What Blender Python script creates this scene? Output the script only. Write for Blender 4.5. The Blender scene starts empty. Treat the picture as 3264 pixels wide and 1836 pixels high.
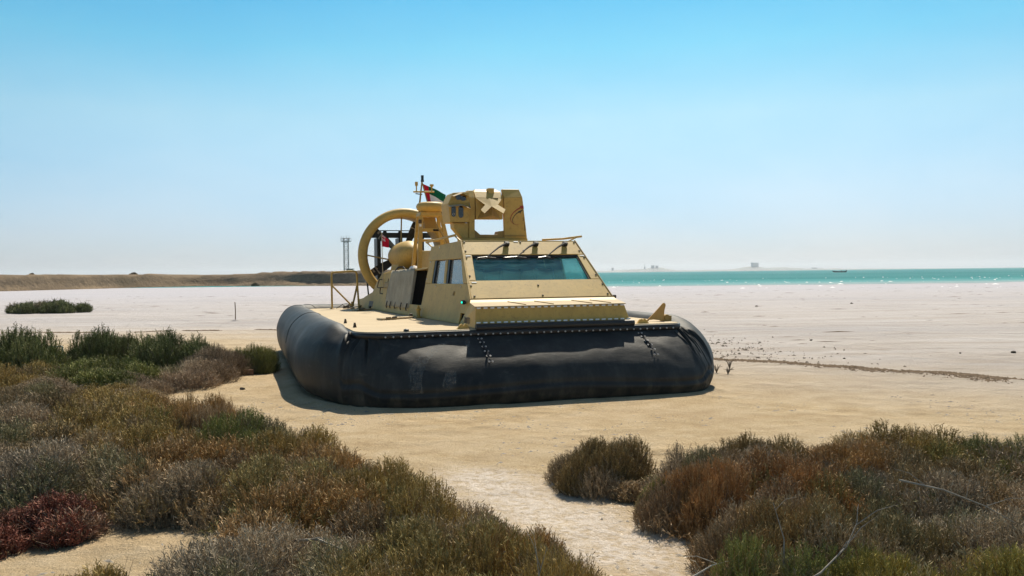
import bpy, bmesh, math, random
import numpy as np
from mathutils import Vector, Matrix, noise as mnoise

random.seed(7)
R = math.radians
scene = bpy.context.scene
col = scene.collection

# ------------------------------------------------------------------ camera
cam_d = bpy.data.cameras.new("camera")
cam_d.sensor_width = 36.0
cam_d.lens = 30.33
cam_d.clip_start = 0.05
cam_d.clip_end = 30000.0
cam = bpy.data.objects.new("camera", cam_d)
col.objects.link(cam)
PITCH, ROLL, EYE = R(0.99), R(0.65), 1.65
_f = Vector((0, math.cos(PITCH), -math.sin(PITCH)))
_r0 = Vector((1, 0, 0))
_u0 = _r0.cross(_f)
_r = _r0 * math.cos(ROLL) - _u0 * math.sin(ROLL)
_u = _r.cross(_f)
m = Matrix((( _r.x, _u.x, -_f.x, 0), (_r.y, _u.y, -_f.y, 0), (_r.z, _u.z, -_f.z, EYE), (0, 0, 0, 1)))
cam.matrix_world = m
scene.camera = cam

# ------------------------------------------------------------------ sky and sun
SUN_EL, SUN_AZ = R(51.0), R(11.0)          # azimuth from +Y towards +X
world = bpy.data.worlds.new("World")
scene.world = world
world.use_nodes = True
wn, wl = world.node_tree.nodes, world.node_tree.links
wn.clear()
out = wn.new("ShaderNodeOutputWorld")
bg = wn.new("ShaderNodeBackground")
sky = wn.new("ShaderNodeTexSky")
sky.sky_type = 'NISHITA'
sky.sun_disc = False
sky.sun_elevation = SUN_EL
sky.sun_rotation = SUN_AZ
sky.air_density = 1.0
sky.dust_density = 0.6
sky.ozone_density = 2.0
sky.altitude = 0.0
hs = wn.new("ShaderNodeHueSaturation")
hs.inputs["Saturation"].default_value = 1.0
hs.inputs["Hue"].default_value = 0.5
wl.new(sky.outputs[0], hs.inputs["Color"])
# the hazy gulf sky: milky near the horizon, strongly blue higher up, tint warmed overhead to warm the fill light
wtc = wn.new("ShaderNodeTexCoord")
wsep = wn.new("ShaderNodeSeparateXYZ")
wl.new(wtc.outputs["Generated"], wsep.inputs[0])
wr = wn.new("ShaderNodeValToRGB")
stops = [(0.0, (0.46, 0.54, 0.79)), (0.05, (0.50, 0.58, 0.75)), (0.10, (0.56, 0.66, 0.73)), (0.175, (0.62, 0.79, 0.74)), (0.25, (0.38, 0.80, 0.77)), (0.34, (0.17, 0.68, 0.78)), (0.60, (0.66, 0.74, 0.66)), (1.0, (0.80, 0.76, 0.64))]
while len(wr.color_ramp.elements) < len(stops):
    wr.color_ramp.elements.new(0.5)
for e_, (p_, c_) in zip(wr.color_ramp.elements, stops):
    e_.position = p_
    e_.color = (*c_, 1)
wl.new(wsep.outputs[2], wr.inputs[0])
wmul = wn.new("ShaderNodeMix")
wmul.data_type = 'RGBA'
wmul.blend_type = 'MULTIPLY'
wmul.inputs[0].default_value = 1.0
wl.new(hs.outputs[0], wmul.inputs[6])
wl.new(wr.outputs[0], wmul.inputs[7])
wno = wn.new("ShaderNodeTexNoise")
wno.inputs["Scale"].default_value = 2.2
wno.inputs["Detail"].default_value = 5.0
wno.inputs["Roughness"].default_value = 0.6
wmap = wn.new("ShaderNodeMapping")
wmap.inputs["Scale"].default_value = (1.0, 1.0, 3.0)
wl.new(wtc.outputs["Generated"], wmap.inputs[0])
wl.new(wmap.outputs[0], wno.inputs["Vector"])
wr2 = wn.new("ShaderNodeValToRGB")
wr2.color_ramp.elements[0].position = 0.3
wr2.color_ramp.elements[0].color = (0.90, 0.955, 0.985, 1)
wr2.color_ramp.elements[1].position = 0.7
wr2.color_ramp.elements[1].color = (1.12, 1.04, 1.01, 1)
wl.new(wno.outputs["Fac"], wr2.inputs[0])
wmul2 = wn.new("ShaderNodeMix")
wmul2.data_type = 'RGBA'
wmul2.blend_type = 'MULTIPLY'
wmul2.inputs[0].default_value = 1.0
wl.new(wmul.outputs[2], wmul2.inputs[6])
wl.new(wr2.outputs[0], wmul2.inputs[7])
wl.new(wmul2.outputs[2], bg.inputs[0])
bg.inputs[1].default_value = 0.101
wl.new(bg.outputs[0], out.inputs[0])

sun_d = bpy.data.lights.new("sun", 'SUN')
sun_d.energy = 4.6
sun_d.angle = R(0.5)
sun_d.color = (1.0, 0.90, 0.74)
sun = bpy.data.objects.new("sun", sun_d)
col.objects.link(sun)
_sd = Vector((math.sin(SUN_AZ) * math.cos(SUN_EL), math.cos(SUN_AZ) * math.cos(SUN_EL), math.sin(SUN_EL)))
sun.rotation_euler = _sd.to_track_quat('Z', 'Y').to_euler()
sun.location = (0, 0, 60)

vs = scene.view_settings
vs.view_transform = 'Standard'
vs.look = 'None'
vs.exposure = 0.60
vs.gamma = 1.0
vs.use_curve_mapping = False
scene.render.engine = 'CYCLES'
scene.cycles.use_denoising = True
scene.cycles.max_bounces = 8
scene.cycles.diffuse_bounces = 3
scene.cycles.glossy_bounces = 3
scene.cycles.transmission_bounces = 6
scene.cycles.transparent_max_bounces = 12
scene.cycles.volume_bounces = 0
scene.cycles.sample_clamp_indirect = 4.0
scene.cycles.sample_clamp_direct = 12.0


# ------------------------------------------------------------------ helpers
class MB:
    """collects shapes into one mesh"""
    def __init__(self):
        self.v, self.f, self.mi = [], [], []

    def add(self, vs_, fs_, mi=0):
        b = len(self.v)
        self.v += [tuple(p) for p in vs_]
        self.f += [tuple(b + i for i in f) for f in fs_]
        self.mi += [mi] * len(fs_)
        return self

    def hexa(self, p, mi=0):
        """p: bottom ring of four, then top ring of four (ccw from above)"""
        return self.add(p, [(3, 2, 1, 0), (4, 5, 6, 7), (0, 1, 5, 4), (1, 2, 6, 5), (2, 3, 7, 6), (3, 0, 4, 7)], mi)

    def box(self, x0, x1, y0, y1, z0, z1, mi=0):
        return self.hexa([(x0, y0, z0), (x1, y0, z0), (x1, y1, z0), (x0, y1, z0),
                          (x0, y0, z1), (x1, y0, z1), (x1, y1, z1), (x0, y1, z1)], mi)

    def prism_xz(self, poly, y0, y1, mi=0):
        """polygon in x,z extruded along y"""
        n = len(poly)
        vs_ = [(x, y0, z) for x, z in poly] + [(x, y1, z) for x, z in poly]
        fs_ = [tuple(range(n)), tuple(range(2 * n - 1, n - 1, -1))]
        fs_ += [(i, n + i, n + (i + 1) % n, (i + 1) % n) for i in range(n)]
        return self.add(vs_, fs_, mi)

    def slab(self, pts, nrm, th, mi=0):
        """planar polygon pts pushed back by th along -nrm"""
        n = len(pts)
        nv = Vector(nrm).normalized() * th
        a = [Vector(p) for p in pts]
        b = [p - nv for p in a]
        return self.add(a + b, [tuple(range(n)), tuple(range(2 * n - 1, n - 1, -1))] +
                        [(i, n + i, n + (i + 1) % n, (i + 1) % n) for i in range(n)], mi)

    def tube(self, path, r, n=8, closed=False, mi=0):
        P = [Vector(p) for p in path]
        rr = r if isinstance(r, (list, tuple)) else [r] * len(P)
        rings = []
        up = None
        for i, p in enumerate(P):
            a = P[i - 1] if (i > 0 or closed) else P[i]
            b = P[(i + 1) % len(P)] if (i < len(P) - 1 or closed) else P[i]
            t = (b - a)
            t = t.normalized() if t.length > 1e-9 else Vector((0, 0, 1))
            if up is None:
                up = Vector((0, 0, 1)) if abs(t.z) < 0.9 else Vector((1, 0, 0))
            s = t.cross(up)
            if s.length < 1e-6:
                s = t.orthogonal()
            s.normalize()
            up = s.cross(t).normalized()
            rings.append([p + (s * math.cos(2 * math.pi * k / n) + up * math.sin(2 * math.pi * k / n)) * rr[i] for k in range(n)])
        vs_ = [q for rg in rings for q in rg]
        fs_ = []
        m_ = len(P)
        for i in range(m_ if closed else m_ - 1):
            j = (i + 1) % m_
            for k in range(n):
                k2 = (k + 1) % n
                fs_.append((i * n + k, j * n + k, j * n + k2, i * n + k2))
        if not closed:
            fs_.append(tuple(range(n)))
            fs_.append(tuple((m_ - 1) * n + k for k in range(n - 1, -1, -1)))
        return self.add(vs_, fs_, mi)

    def lathe(self, prof, c, axis='z', n=32, mi=0):
        """prof: (radius, along) pairs; closed ends when radius is 0"""
        vs_, fs_ = [], []
        for r_, h in prof:
            for k in range(n):
                a = 2 * math.pi * k / n
                u, v = r_ * math.cos(a), r_ * math.sin(a)
                q = (u, v, h) if axis == 'z' else ((u, h, v) if axis == 'y' else (h, u, v))
                vs_.append((c[0] + q[0], c[1] + q[1], c[2] + q[2]))
        for i in range(len(prof) - 1):
            for k in range(n):
                k2 = (k + 1) % n
                fs_.append((i * n + k, i * n + k2, (i + 1) * n + k2, (i + 1) * n + k))
        return self.add(vs_, fs_, mi)

    def mesh(self, name, mats, bevel=0.0, smooth=False, seg=1):
        me = bpy.data.meshes.new(name)
        me.from_pydata(self.v, [], self.f)
        if not isinstance(mats, (list, tuple)):
            mats = [mats]
        for mt in mats:
            me.materials.append(mt)
        if len(mats) > 1:
            me.polygons.foreach_set("material_index", self.mi)
        bm = bmesh.new()
        bm.from_mesh(me)
        bmesh.ops.remove_doubles(bm, verts=bm.verts, dist=1e-5)
        bmesh.ops.recalc_face_normals(bm, faces=bm.faces)
        if bevel > 0:
            es = [e for e in bm.edges if len(e.link_faces) == 2 and e.calc_face_angle(0) > 0.5]
            bmesh.ops.bevel(bm, geom=es, offset=bevel, segments=seg, affect='EDGES', profile=0.6, clamp_overlap=True)
        bm.to_mesh(me)
        bm.free()
        if smooth:
            me.polygons.foreach_set("use_smooth", [True] * len(me.polygons))
        me.update()
        return me

    def build(self, name, mats, parent=None, bevel=0.0, smooth=False, label=None):
        o = bpy.data.objects.new(name, self.mesh(name, mats, bevel, smooth))
        col.objects.link(o)
        o.parent = parent
        if label:
            o["label"] = label
        return o


def link_mesh(name, me, parent=None, loc=(0, 0, 0), rot=(0, 0, 0), scale=(1, 1, 1)):
    o = bpy.data.objects.new(name, me)
    col.objects.link(o)
    o.parent = parent
    o.location = loc
    o.rotation_euler = rot
    o.scale = scale
    return o


def thing(name, label, cat, loc=(0, 0, 0), rz=0.0, group=None):
    o = bpy.data.objects.new(name, None)
    col.objects.link(o)
    o.location = loc
    o.rotation_euler = (0, 0, rz)
    o.empty_display_size = 0.3
    o["label"], o["category"] = label, cat
    if group:
        o["group"] = group
    return o


def tag(o, label, cat, group=None):
    o["label"], o["category"] = label, cat
    if group:
        o["group"] = group
    return o


def np_mesh(name, V, F, mats, smooth=False):
    """fast mesh from numpy arrays; F is (n,3) or (n,4)"""
    me = bpy.data.meshes.new(name)
    V = np.asarray(V, np.float32)
    F = np.asarray(F, np.int32)
    k = F.shape[1]
    me.vertices.add(len(V))
    me.vertices.foreach_set("co", V.ravel())
    me.loops.add(F.size)
    me.loops.foreach_set("vertex_index", F.ravel())
    me.polygons.add(len(F))
    me.polygons.foreach_set("loop_start", np.arange(0, F.size, k, dtype=np.int32))
    me.polygons.foreach_set("loop_total", np.full(len(F), k, dtype=np.int32))
    if smooth:
        me.polygons.foreach_set("use_smooth", np.ones(len(F), dtype=bool))
    for mt in (mats if isinstance(mats, (list, tuple)) else [mats]):
        me.materials.append(mt)
    me.update(calc_edges=True)
    me.validate()
    return me


def vnoise(x, y, seed=0):
    """2-D value noise on numpy arrays, 0..1"""
    xi, yi = np.floor(x).astype(np.int64), np.floor(y).astype(np.int64)
    fx, fy = x - xi, y - yi
    fx, fy = fx * fx * (3 - 2 * fx), fy * fy * (3 - 2 * fy)

    def h(i, j):
        n = (i * 374761393 + j * 668265263 + seed * 1442695041) & 0x7fffffff
        n = ((n ^ (n >> 13)) * 1274126177) & 0x7fffffff
        return ((n ^ (n >> 16)) & 0xffff) / 65535.0
    return (h(xi, yi) * (1 - fx) + h(xi + 1, yi) * fx) * (1 - fy) + (h(xi, yi + 1) * (1 - fx) + h(xi + 1, yi + 1) * fx) * fy


# ------------------------------------------------------------------ materials
def new_mat(name):
    mt = bpy.data.materials.new(name)
    mt.use_nodes = True
    nt = mt.node_tree
    b = nt.nodes["Principled BSDF"]
    return mt, nt, b


def N(nt, typ, **kw):
    n = nt.nodes.new(typ)
    for k, v in kw.items():
        if k in n.inputs:
            n.inputs[k].default_value = v
        else:
            setattr(n, k, v)
    return n


def ramp(nt, src, stops, interp='LINEAR'):
    r_ = nt.nodes.new("ShaderNodeValToRGB")
    r_.color_ramp.interpolation = interp
    e = r_.color_ramp.elements
    while len(e) < len(stops):
        e.new(0.5)
    for el, (p, c) in zip(e, stops):
        el.position = p
        el.color = c if len(c) == 4 else (*c, 1)
    nt.links.new(src, r_.inputs[0])
    return r_.outputs[0]


def noise_tex(nt, scale, detail=4, rough=0.55, coord="Object", mapping=None):
    tc = nt.nodes.new("ShaderNodeTexCoord")
    s = tc.outputs[coord]
    if mapping:
        mp = nt.nodes.new("ShaderNodeMapping")
        mp.inputs["Scale"].default_value = mapping
        nt.links.new(s, mp.inputs[0])
        s = mp.outputs[0]
    n = N(nt, "ShaderNodeTexNoise", Scale=scale, Detail=detail, Roughness=rough)
    nt.links.new(s, n.inputs["Vector"])
    return n.outputs["Fac"]


def mixc(nt, fac, a, b):
    mx = nt.nodes.new("ShaderNodeMix")
    mx.data_type = 'RGBA'
    for sock, val in ((mx.inputs[0], fac), (mx.inputs[6], a), (mx.inputs[7], b)):
        if hasattr(val, "links") or isinstance(val, bpy.types.NodeSocket):
            nt.links.new(val, sock)
        elif isinstance(val, (int, float)):
            sock.default_value = val
        else:
            sock.default_value = (*val, 1) if len(val) == 3 else val
    return mx.outputs[2]


def bump(nt, b, h, strength=0.3, dist=0.02):
    bp = N(nt, "ShaderNodeBump", Strength=strength, Distance=dist)
    nt.links.new(h, bp.inputs["Height"])
    nt.links.new(bp.outputs[0], b.inputs["Normal"])
    return bp


def paint(name, c, var=0.12, rough=0.55, dirt=(0.16, 0.11, 0.06), dirt_amt=0.35, scale=3.0, spec=0.4):
    mt, nt, b = new_mat(name)
    n1 = noise_tex(nt, scale, 5)
    n2 = noise_tex(nt, scale * 6, 6, 0.65)
    n3 = noise_tex(nt, scale * 2.2, 6, 0.7, mapping=(2.6, 2.6, 0.35))
    lo = tuple(k * (1 - var) for k in c)
    hi = tuple(min(1, k * (1 + var)) for k in c)
    base = ramp(nt, n1, [(0.3, lo), (0.7, hi)])
    dm = ramp(nt, n2, [(0.54, (0, 0, 0)), (0.76, (dirt_amt,) * 3)])
    bc = mixc(nt, dm, base, dirt)
    # run-off streaks and faded, dusty blotches
    st = ramp(nt, n3, [(0.52, (0, 0, 0)), (0.72, (dirt_amt * 0.9,) * 3)])
    bc = mixc(nt, st, bc, tuple(0.55 * k + 0.45 * d for k, d in zip(c, dirt)))
    n4 = noise_tex(nt, scale * 1.1, 6, 0.7)
    du = ramp(nt, n4, [(0.55, (0, 0, 0)), (0.80, (0.35,) * 3)])
    bc = mixc(nt, du, bc, tuple(min(0.8, k * 1.25 + 0.05) for k in c))
    nt.links.new(bc, b.inputs["Base Color"])
    b.inputs["Roughness"].default_value = rough
    b.inputs["Specular IOR Level"].default_value = spec
    bump(nt, b, n2, 0.10, 0.012)
    return mt


def flat(name, c, rough=0.6, metal=0.0, spec=0.4, var=0.15, scale=12.0):
    mt, nt, b = new_mat(name)
    n1 = noise_tex(nt, scale, 3)
    base = ramp(nt, n1, [(0.3, tuple(k * (1 - var) for k in c)), (0.7, tuple(min(1, k * (1 + var)) for k in c))])
    nt.links.new(base, b.inputs["Base Color"])
    b.inputs["Roughness"].default_value = rough
    b.inputs["Metallic"].default_value = metal
    b.inputs["Specular IOR Level"].default_value = spec
    return mt


M = {}
M['tan'] = paint('tan_paint', (0.505, 0.325, 0.082), dirt=(0.20, 0.120, 0.040), dirt_amt=0.62)
M['deck'] = paint('deck_paint', (0.46, 0.372, 0.245), var=0.08, rough=0.8, dirt=(0.34, 0.24, 0.13), dirt_amt=0.4, scale=2.2, spec=0.2)
M['tan_dark'] = paint('tan_paint_dark', (0.32, 0.198, 0.050), dirt=(0.12, 0.08, 0.04), dirt_amt=0.5)  # darker tone of the tan paint
M['fin'] = paint('fin_paint', (0.46, 0.265, 0.075), dirt=(0.2, 0.11, 0.04))
M['canvas'] = paint('grey_canvas', (0.37, 0.325, 0.245), var=0.16, rough=0.9, dirt=(0.2, 0.17, 0.12), dirt_amt=0.5, scale=5, spec=0.1)
M['bolt'] = flat('bolt_dark', (0.06, 0.042, 0.022), 0.5)
M['label_white'] = flat('label_white', (0.78, 0.78, 0.76), 0.5, var=0.04)
M['steel'] = flat('steel', (0.5, 0.5, 0.5), 0.35, 0.6, var=0.1)
M['black'] = flat('black_plastic', (0.014, 0.014, 0.015), 0.45)
M['inside'] = flat('dark_interior', (0.018, 0.015, 0.012), 0.8)
M['dark_metal'] = flat('dark_teal_metal', (0.016, 0.026, 0.031), 0.5)
M['blade'] = flat('blade_carbon', (0.020, 0.022, 0.018), 0.4)
M['blade_mark'] = flat('blade_marking', (0.30, 0.27, 0.22), 0.6)
M['red'] = flat('flag_red', (0.56, 0.015, 0.045), 0.8, spec=0.1, var=0.1)
M['green'] = flat('flag_green', (0.005, 0.115, 0.062), 0.8, spec=0.1, var=0.1)
M['white'] = flat('flag_white', (0.72, 0.72, 0.74), 0.8, spec=0.1, var=0.05)
M['fblack'] = flat('flag_black', (0.015, 0.015, 0.016), 0.8, spec=0.1)
M['navy'] = flat('flag_navy', (0.03, 0.05, 0.22), 0.8, spec=0.1)
M['logo_red'] = flat('logo_red', (0.30, 0.035, 0.022), 0.5)
M['logo_black'] = flat('logo_black', (0.035, 0.032, 0.024), 0.5)
M['lens'] = flat('lens_glass', (0.012, 0.011, 0.010), 0.08, spec=0.8)
M['wood'] = flat('weathered_wood', (0.20, 0.15, 0.10), 0.85, spec=0.1, var=0.3)
M['grey_wood'] = flat('grey_dead_wood', (0.26, 0.235, 0.20), 0.9, spec=0.1, var=0.3, scale=30)
M['pale_wood'] = flat('pale_dead_wood', (0.46, 0.43, 0.37), 0.9, spec=0.1, var=0.25, scale=30)
M['brick'] = flat('dark_brick', (0.16, 0.095, 0.06), 0.9, spec=0.1, var=0.3)
M['stone'] = flat('dark_stone', (0.085, 0.07, 0.055), 0.9, spec=0.1, var=0.4)
M['lattice'] = flat('galvanised_lattice', (0.30, 0.27, 0.25), 0.6)
M['wall_tan'] = flat('hut_wall', (0.42, 0.35, 0.27), 0.9, var=0.1)
M['wall_dark'] = flat('shed_wall', (0.12, 0.10, 0.085), 0.9, var=0.2)
M['far_wall'] = flat('far_concrete', (0.30, 0.33, 0.36), 0.9, var=0.05, scale=0.05)
M['far_win'] = flat('far_window', (0.07, 0.09, 0.11), 0.4, var=0.05, scale=0.05)
M['boat'] = flat('boat_dark_paint', (0.03, 0.028, 0.026), 0.5)
M['cloth_dark'] = flat('dark_clothing', (0.05, 0.05, 0.06), 0.9)
M['pvc'] = flat('white_plastic', (0.66, 0.65, 0.60), 0.5, var=0.1)

# green navigation lamp (lit)
mt, nt, b = new_mat('green_lamp')
b.inputs["Base Color"].default_value = (0.0, 0.5, 0.3, 1)
b.inputs["Emission Color"].default_value = (0.0, 1.0, 0.62, 1)
b.inputs["Emission Strength"].default_value = 1.3
M['lamp'] = mt

# rubber skirt: matt black with salt bloom, pale scuffs and sand splashed up from below
mt, nt, b = new_mat('skirt_rubber')
n1 = noise_tex(nt, 1.3, 6, 0.6)
n2 = noise_tex(nt, 7.0, 6, 0.72, mapping=(0.5, 0.5, 1.5))
n3 = noise_tex(nt, 3.0, 6, 0.7, mapping=(1.6, 1.6, 0.5))
n4 = noise_tex(nt, 40.0, 4, 0.7)
base = ramp(nt, n1, [(0.32, (0.006, 0.0075, 0.0078)), (0.70, (0.024, 0.027, 0.027))])
bc = mixc(nt, ramp(nt, n3, [(0.48, (0, 0, 0)), (0.78, (0.42,) * 3)]), base, (0.085, 0.085, 0.080))
bc = mixc(nt, ramp(nt, n2, [(0.60, (0, 0, 0)), (0.78, (0.35,) * 3)]), bc, (0.16, 0.155, 0.14))
tcz = nt.nodes.new("ShaderNodeTexCoord")
sz_ = nt.nodes.new("ShaderNodeSeparateXYZ")
nt.links.new(tcz.outputs["Object"], sz_.inputs[0])
mz = nt.nodes.new("ShaderNodeMath")
mz.operation = 'MULTIPLY_ADD'
mz.inputs[1].default_value = -2.2
mz.inputs[2].default_value = 0.22
nt.links.new(sz_.outputs[2], mz.inputs[0])
mz2 = nt.nodes.new("ShaderNodeMath")
mz2.operation = 'ADD'
nt.links.new(mz.outputs[0], mz2.inputs[0])
nt.links.new(n3, mz2.inputs[1])
bc = mixc(nt, ramp(nt, mz2.outputs[0], [(0.62, (0, 0, 0)), (1.0, (0.45,) * 3)]), bc, (0.17, 0.13, 0.08))
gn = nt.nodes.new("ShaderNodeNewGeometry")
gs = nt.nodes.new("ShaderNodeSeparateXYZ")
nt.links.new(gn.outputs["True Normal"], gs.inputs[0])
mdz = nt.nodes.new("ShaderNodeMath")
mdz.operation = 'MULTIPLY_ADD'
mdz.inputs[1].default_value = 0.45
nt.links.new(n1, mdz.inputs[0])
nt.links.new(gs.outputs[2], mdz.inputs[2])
bc = mixc(nt, ramp(nt, mdz.outputs[0], [(1.06, (0, 0, 0)), (1.30, (0.80,) * 3)]), bc, (0.22, 0.215, 0.205))  # upward faces greyed: dust, with the lit top's sheen painted in
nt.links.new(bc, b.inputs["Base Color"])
rg = ramp(nt, n1, [(0.3, (0.50,) * 3), (0.7, (0.68,) * 3)])
nt.links.new(rg, b.inputs["Roughness"])
b.inputs["Specular IOR Level"].default_value = 0.33
hb = nt.nodes.new("ShaderNodeMath")
hb.operation = 'MULTIPLY_ADD'
hb.inputs[1].default_value = 0.25
nt.links.new(n4, hb.inputs[0])
nt.links.new(n2, hb.inputs[2])
bump(nt, b, hb.outputs[0], 0.22, 0.02)
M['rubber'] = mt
mt, nt, b = new_mat('rubber_strip')
b.inputs["Base Color"].default_value = (0.014, 0.014, 0.015, 1)
b.inputs["Roughness"].default_value = 0.5
M['strip'] = mt
mt, nt, b = new_mat('scuff_dust')
n1 = noise_tex(nt, 30, 6, 0.8, mapping=(1.6, 1.6, 0.22))
al = ramp(nt, n1, [(0.46, (0, 0, 0)), (0.72, (0.5,) * 3)])
b.inputs["Base Color"].default_value = (0.34, 0.34, 0.32, 1)
b.inputs["Roughness"].default_value = 0.8
nt.links.new(al, b.inputs["Alpha"])
M['scuff'] = mt


def glass(name, tint, dust, dust_c, gloss=0.10):
    mt = bpy.data.materials.new(name)
    mt.use_nodes = True
    nt = mt.node_tree
    nt.nodes.clear()
    o = nt.nodes.new("ShaderNodeOutputMaterial")
    tr = N(nt, "ShaderNodeBsdfTransparent", Color=(*tint, 1))
    gl = N(nt, "ShaderNodeBsdfGlossy", Color=(1, 1, 1, 1), Roughness=0.03)
    df = N(nt, "ShaderNodeBsdfDiffuse", Color=(*dust_c, 1))
    n1 = noise_tex(nt, 4.0, 6, 0.65)
    fac = ramp(nt, n1, [(0.3, (dust * 0.55,) * 3), (0.75, (min(1, dust * 1.5),) * 3)])
    m1 = nt.nodes.new("ShaderNodeMixShader")
    m2 = nt.nodes.new("ShaderNodeMixShader")
    lw = N(nt, "ShaderNodeLayerWeight", Blend=0.5)
    p5 = nt.nodes.new("ShaderNodeMath")
    p5.operation = 'POWER'
    p5.inputs[1].default_value = 4.0
    nt.links.new(lw.outputs["Facing"], p5.inputs[0])
    fr = nt.nodes.new("ShaderNodeMath")
    fr.operation = 'MULTIPLY_ADD'
    fr.inputs[1].default_value = 0.85
    fr.inputs[2].default_value = 0.035
    nt.links.new(p5.outputs[0], fr.inputs[0])
    nt.links.new(fac, m1.inputs[0])
    nt.links.new(tr.outputs[0], m1.inputs[1])
    nt.links.new(df.outputs[0], m1.inputs[2])
    nt.links.new(fr.outputs[0], m2.inputs[0])
    nt.links.new(m1.outputs[0], m2.inputs[1])
    nt.links.new(gl.outputs[0], m2.inputs[2])
    nt.links.new(m2.outputs[0], o.inputs[0])
    return mt


M['windscreen'] = glass('teal_windscreen_glass', (0.74, 0.985, 0.985), 0.21, (0.15, 0.44, 0.44))
M['side_glass'] = glass('grey_window_glass', (0.6, 0.65, 0.65), 0.47, (0.46, 0.43, 0.37))


# ------------------------------------------------------------------ ground
def axis(fine0, fine1, step, lo, hi, grow=1.16):
    a = list(np.arange(fine0, fine1 + 1e-6, step))
    s = step
    while a[-1] < hi:
        s *= grow
        a.append(a[-1] + s)
    s = step
    pre = []
    x = fine0
    while x > lo:
        s *= grow
        x -= s
        pre.append(x)
    return np.array(pre[::-1] + a)


def ground_z(x, y):
    near = np.exp(-np.maximum(0, y - 22) / 14.0) * np.exp(-np.maximum(0, np.abs(x) - 16) / 10.0)
    z = 0.05 * (vnoise(x * 0.55, y * 0.55, 1) - 0.5) + 0.030 * (vnoise(x * 1.7, y * 1.7, 2) - 0.5) + 0.016 * (vnoise(x * 5, y * 5, 3) - 0.5)
    # flat, smooth stand for the craft
    lx_ = (x - 0.249) * math.cos(R(17.5)) + (y - 12.15) * math.sin(R(17.5))
    ly_ = -(x - 0.249) * math.sin(R(17.5)) + (y - 12.15) * math.cos(R(17.5))
    d = np.maximum(np.abs(lx_) - 3.4, np.abs(ly_ - 4.2) - 6.2)
    z = z * np.clip(0.25 + d / 1.5, 0.25, 1)
    # raised wrack line and the small step behind it
    w = y - np.minimum(27.6, 20.6 - 0.9 * x) + 0.6 * (vnoise(x * 0.35, y * 0.35, 5) - 0.5)
    z = z + 0.035 * np.exp(-(w / 0.35) ** 2) - 0.05 / (1 + np.exp(-w / 0.4))
    st_ = np.clip((y - 7.5) / 3.2, 0, 1)
    return z * near - 0.10 * st_ * st_ * (3 - 2 * st_)


gx = axis(-9.0, 9.0, 0.09, -9000, 9000)
gy = axis(2.5, 20.0, 0.09, -300, 9000)
GX, GY = np.meshgrid(gx, gy)
GZ = ground_z(GX, GY)
nx_, ny_ = len(gx), len(gy)
V = np.stack([GX.ravel(), GY.ravel(), GZ.ravel()], 1)
ii = (np.arange(ny_ - 1)[:, None] * nx_ + np.arange(nx_ - 1)[None, :]).ravel()
Fq = np.stack([ii, ii + 1, ii + 1 + nx_, ii + nx_], 1)

mt, nt, b = new_mat('sand')
L = nt.links
geo = nt.nodes.new("ShaderNodeNewGeometry")
sep = nt.nodes.new("ShaderNodeSeparateXYZ")
L.new(geo.outputs["Position"], sep.inputs[0])


def math_n(op, a, c=None, d=None):
    q = nt.nodes.new("ShaderNodeMath")
    q.operation = op
    for k, val in enumerate((a, c, d)):
        if val is None:
            continue
        if isinstance(val, (int, float)):
            q.inputs[k].default_value = val
        else:
            nt.links.new(val, q.inputs[k])
    return q.outputs[0]


PX, PY = sep.outputs[0], sep.outputs[1]
big = noise_tex(nt, 0.35, 5)
mid = noise_tex(nt, 2.5, 6, 0.65)
fine = noise_tex(nt, 16.0, 6, 0.75)
grit = noise_tex(nt, 48.0, 4, 0.8)
streak = noise_tex(nt, 0.9, 6, 0.65, mapping=(0.18, 1.0, 1.0))
streak2 = noise_tex(nt, 3.2, 6, 0.7, mapping=(0.12, 1.0, 1.0))
wl_y = math_n('MINIMUM', math_n('MULTIPLY_ADD', PX, -0.9, 20.6), 27.6)
wd = math_n('ADD', math_n('SUBTRACT', PY, wl_y), math_n('MULTIPLY_ADD', big, 3.0, -1.5))
flatf = math_n('MULTIPLY_ADD', wd, 0.105, 0.66)
flat_r = ramp(nt, flatf, [(0.0, (0, 0, 0)), (1.0, (1, 1, 1))])
near_c = ramp(nt, mid, [(0.25, (0.365, 0.262, 0.145)), (0.5, (0.475, 0.358, 0.212)), (0.75, (0.57, 0.46, 0.31))])
near_c = mixc(nt, ramp(nt, grit, [(0.30, (0.75,) * 3), (0.47, (0, 0, 0))]), near_c, (0.20, 0.125, 0.062))
near_c = mixc(nt, ramp(nt, grit, [(0.56, (0, 0, 0)), (0.70, (0.5,) * 3)]), near_c, (0.66, 0.545, 0.38))
bigm = ramp(nt, noise_tex(nt, 0.8, 6, 0.7), [(0.42, (0, 0, 0)), (0.66, (0.55,) * 3)])
near_c = mixc(nt, bigm, near_c, (0.56, 0.445, 0.30))
damp = ramp(nt, noise_tex(nt, 0.55, 5, 0.6, mapping=(0.5, 1, 1)), [(0.56, (0, 0, 0)), (0.74, (0.5,) * 3)])
near_c = mixc(nt, damp, near_c, (0.35, 0.24, 0.125))
near_c = mixc(nt, ramp(nt, fine, [(0.58, (0, 0, 0)), (0.70, (0.5,) * 3)]), near_c, (0.63, 0.52, 0.37))
far_c = ramp(nt, streak, [(0.25, (0.36, 0.30, 0.245)), (0.5, (0.45, 0.408, 0.378)), (0.75, (0.52, 0.49, 0.475))])
far_c = mixc(nt, ramp(nt, streak2, [(0.58, (0, 0, 0)), (0.70, (0.7,) * 3)]), far_c, (0.24, 0.19, 0.145))
patch = ramp(nt, noise_tex(nt, 0.11, 6, 0.65, mapping=(0.3, 1.0, 1.0)), [(0.47, (0, 0, 0)), (0.66, (0.7,) * 3)])
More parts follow.
